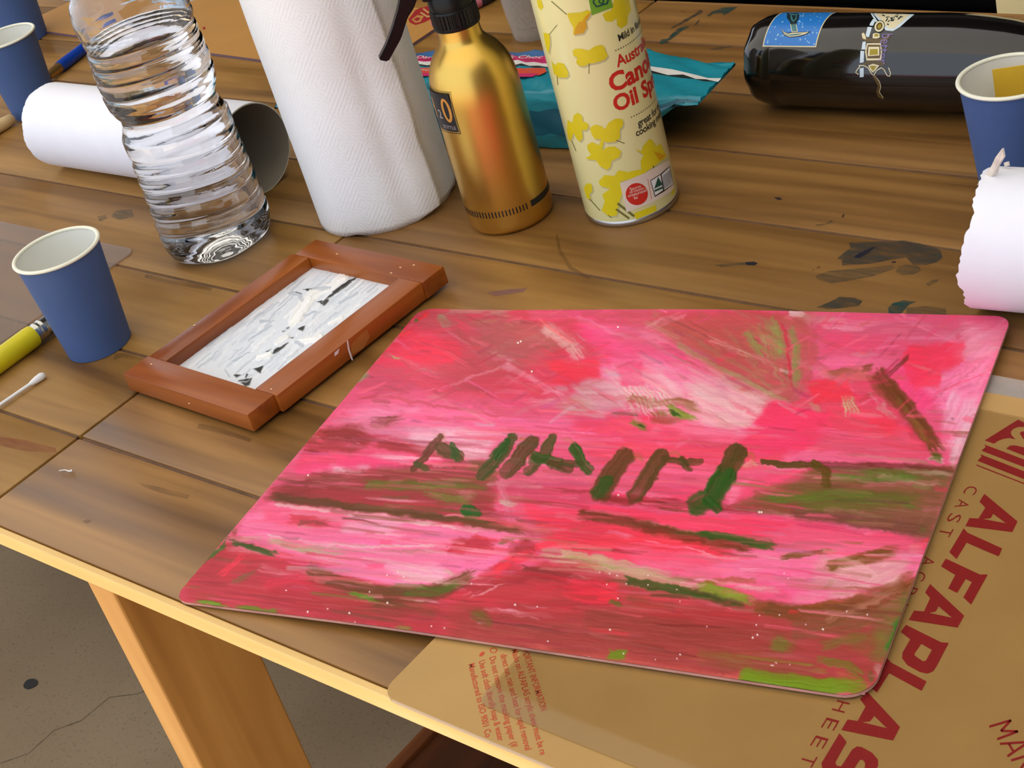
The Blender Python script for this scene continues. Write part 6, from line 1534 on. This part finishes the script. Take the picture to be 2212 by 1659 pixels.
# blue handled brush behind the mid cup: ferrule end towards the camera
p0 = at(128, 146, .006); p1 = at(190, 98, .006)
bt = root('paint_brush', (p0[0], p0[1], 0), 'blue handled paint brush lying behind the white tube', 'paint brush')
dv = (p1-p0)/np.linalg.norm(p1-p0)
V, F = tube([p0, p0+dv*.004, p0+dv*.10], [.0058, .0062, .0056], 20); mesh('handle', V, F, plain('blue_handle', (14, 62, 168), .35), bt, 40)
V, F = tube([p0-dv*.020, p0+dv*.001], [.0046, .0054], 20); mesh('ferrule', V, F, plain('brass_ferrule', (176, 140, 84), .3, metal=.8), bt, 40)
V, F = tube([p0-dv*.034, p0-dv*.026, p0-dv*.019], [.001, .0036, .0044], 14); mesh('bristles', V, F, plain('bristle', (96, 66, 36), .8), bt, 60)
p0 = at(30, 254, .006); p1 = at(-60, 308, .006); dv = (p1-p0)/np.linalg.norm(p1-p0)
bt = root('paint_brush', (p0[0], p0[1], 0), 'bare wooden brush handle poking in at the left edge', 'paint brush')
V, F = tube([p0, p0+dv*.003, p0+dv*.012, p0+dv*.13], [.0022, .0052, .0060, .0055], 20); mesh('handle', V, F, wood('brush_wood', (190, 160, 110), (206, 176, 126), (220, 192, 144), .5, 'Y'), bt, 40)
V, F = tube([p0+dv*.129, p0+dv*.155], [.0056, .0050], 20); mesh('ferrule', V, F, M_FERR, bt, 40)
# cotton bud
p0 = at(97, 808, .0028); p1 = at(-30, 895, .0028); dv = (p1-p0)/np.linalg.norm(p1-p0)
cb = root('cotton_bud', (p0[0], p0[1], 0), 'white cotton bud lying in front of the yellow brush', 'cotton bud')
V, F = tube([p0+dv*.006, p1+dv*.03], .0012, 14); mesh('stick', V, F, plain('bud_stick', (238, 238, 238), .4), cb, 40)
V, F = tube([p0, p0+dv*.0008, p0+dv*.003, p0+dv*.007, p0+dv*.011, p0+dv*.013], [.0006, .0019, .0027, .0025, .0018, .0012], 16); mesh('cotton_tip', V, F, plain('cotton', (240, 240, 240), .95), cb, 60)
V, F = tube([p1+dv*.02, p1+dv*.026, p1+dv*.032, p1+dv*.034], [.0012, .0024, .0026, .0008], 16); mesh('cotton_tip', V, F, plain('cotton', (240, 240, 240), .95), cb, 60)
# cloudy plastic cup at the back
px_, py_ = -.938, .996
pc_ = root('plastic_cup', (px_, py_, 0), 'cloudy translucent plastic cup behind the teal packet', 'plastic cup')
V, F = lathe([(.0001, .0016), (.020, .0016), (.0208, .0), (.0222, .0), (.0230, .003), (.0232, .012), (.0238, .0125), (.0300, .095), (.0312, .096), (.0304, .097), (.0292, .0955), (.0226, .013), (.0220, .004), (.0001, .0032)], 56, (px_, py_, .0001), close=False)
mesh('cup_wall', V, F, clear_plastic('cloudy_plastic', (.9, .9, .88), .5, .12), pc_, 40)
# things showing a little at the top
M_PALEB = plain('pale_blue_plastic', (150, 176, 204), .3, var=.2, scale=30)
pb = root('plastic_pouch', (-1.56, 1.035, 0), 'crumpled pale blue plastic pouch at the back behind the water bottle', 'plastic pouch')
V, F = [], []
for j in range(15):
    for i in range(41):
        x = -1.73+.30*i/40; y = 1.012+.05*j/14+.006*math.sin(i*.5)*(j == 0)
        e_ = min(i/6, (40-i)/6, j/3, (14-j)/3, 1); V.append((x, y, .0004+.012*max(0, e_)**.6*(.75+.25*math.sin(i*1.1+j*.7)+.15*math.sin(i*.43-j))))
for j in range(14):
    for i in range(40):
        F.append((j*41+i, j*41+i+1, (j+1)*41+i+1, (j+1)*41+i))
o = mesh('pouch_film', V, F, M_PALEB, pb, 180)
V2 = [(-1.73, 1.012, .0003), (-1.43, 1.012, .0003), (-1.43, 1.062, .0003), (-1.73, 1.062, .0003)]; mesh('pouch_back', V2, [(0, 3, 2, 1)], M_PALEB, pb)
p0 = at(1030, 4, .006); p1 = at(1080, -22, .006); dv = (p1-p0)/np.linalg.norm(p1-p0)
mk = root('marker_pen', (p0[0], p0[1], 0), 'pink marker pen with dark cap at the top behind the gold bottle', 'marker pen')
V, F = tube([p0-dv*.05, p0+dv*.002], .006, 20); mesh('pen_barrel', V, F, plain('pink_barrel', (214, 120, 140), .4), mk, 40)
V, F = tube([p0+dv*.002, p0+dv*.018, p0+dv*.02], [.0064, .0062, .004], 20); mesh('pen_cap', V, F, plain('dark_cap', (44, 40, 56), .4), mk, 40)
p0 = at(6, 66, .006); p1 = at(-40, 95, .006); dv = (p1-p0)/np.linalg.norm(p1-p0)
mk = root('marker_pen', (p0[0], p0[1], 0), 'green marker pen at the far left edge beside the back cup', 'marker pen')
V, F = tube([p0, p0+dv*.002, p0+dv*.03], [.004, .006, .006], 20); mesh('pen_cap', V, F, plain('green_cap', (24, 120, 48), .4), mk, 40)
V, F = tube([p0+dv*.03, p0+dv*.11], .0056, 20); mesh('pen_barrel', V, F, plain('green_barrel', (40, 140, 66), .4), mk, 40)

# black bench and cream cupboard behind the table
M_BLKF = plain('black_upholstery', (9, 8, 8), .95, var=.15, spec=.1)
def ray_y(px, py, y):
    d = ray(px, py); return CAM+d*(y/d[1])
E_ = ray_y(2154, 12, 1.30); xr = E_[0]
be = root('bench', (-1.9, 1.75, FLOOR_Z), 'black upholstered bench along the back of the table', 'bench')
bmobj('seat_pad', box(-4.2, xr-.03, 1.14, 1.66, -.34, -.26, .02, 3), M_BLKF, be, 40)
bmobj('backrest', box(-4.2, xr-.03, 1.60, 1.72, -.26, .25, .02, 3), M_BLKF, be, 40)
bmobj('seat_base', box(-4.15, xr-.05, 1.2, 1.70, FLOOR_Z+.06, -.34, .005), M_BLKF, be)
for x in (-4.1, xr-.12):
    for y in (1.24, 1.62):
        bmobj('foot', box(x, x+.05, y, y+.05, FLOOR_Z, FLOOR_Z+.06), M_BLKF, be)
st = root('cupboard', (xr+.3, 1.5, FLOOR_Z), 'cream painted cupboard behind the table at the top right corner', 'cupboard')
M_CRMW = plain('cream_paint', (206, 194, 150), .5)
bmobj('carcass', box(xr, xr+.6, 1.30, 1.72, FLOOR_Z+.05, .10, .003), M_CRMW, st, 40)
bmobj('plinth', box(xr+.02, xr+.58, 1.33, 1.70, FLOOR_Z, FLOOR_Z+.05), M_CRMW, st)
for k in range(2):
    d_ = bmobj('door', box(xr+.006+.296*k, xr+.296+.296*k, 1.285, 1.2995, FLOOR_Z+.06, .09, .002), M_CRMW, st, 40)
    bmobj('handle', box(xr+.26+.06*k, xr+.272+.06*k, 1.270, 1.285, -.10, -.02, .002), M_FERR, d_)
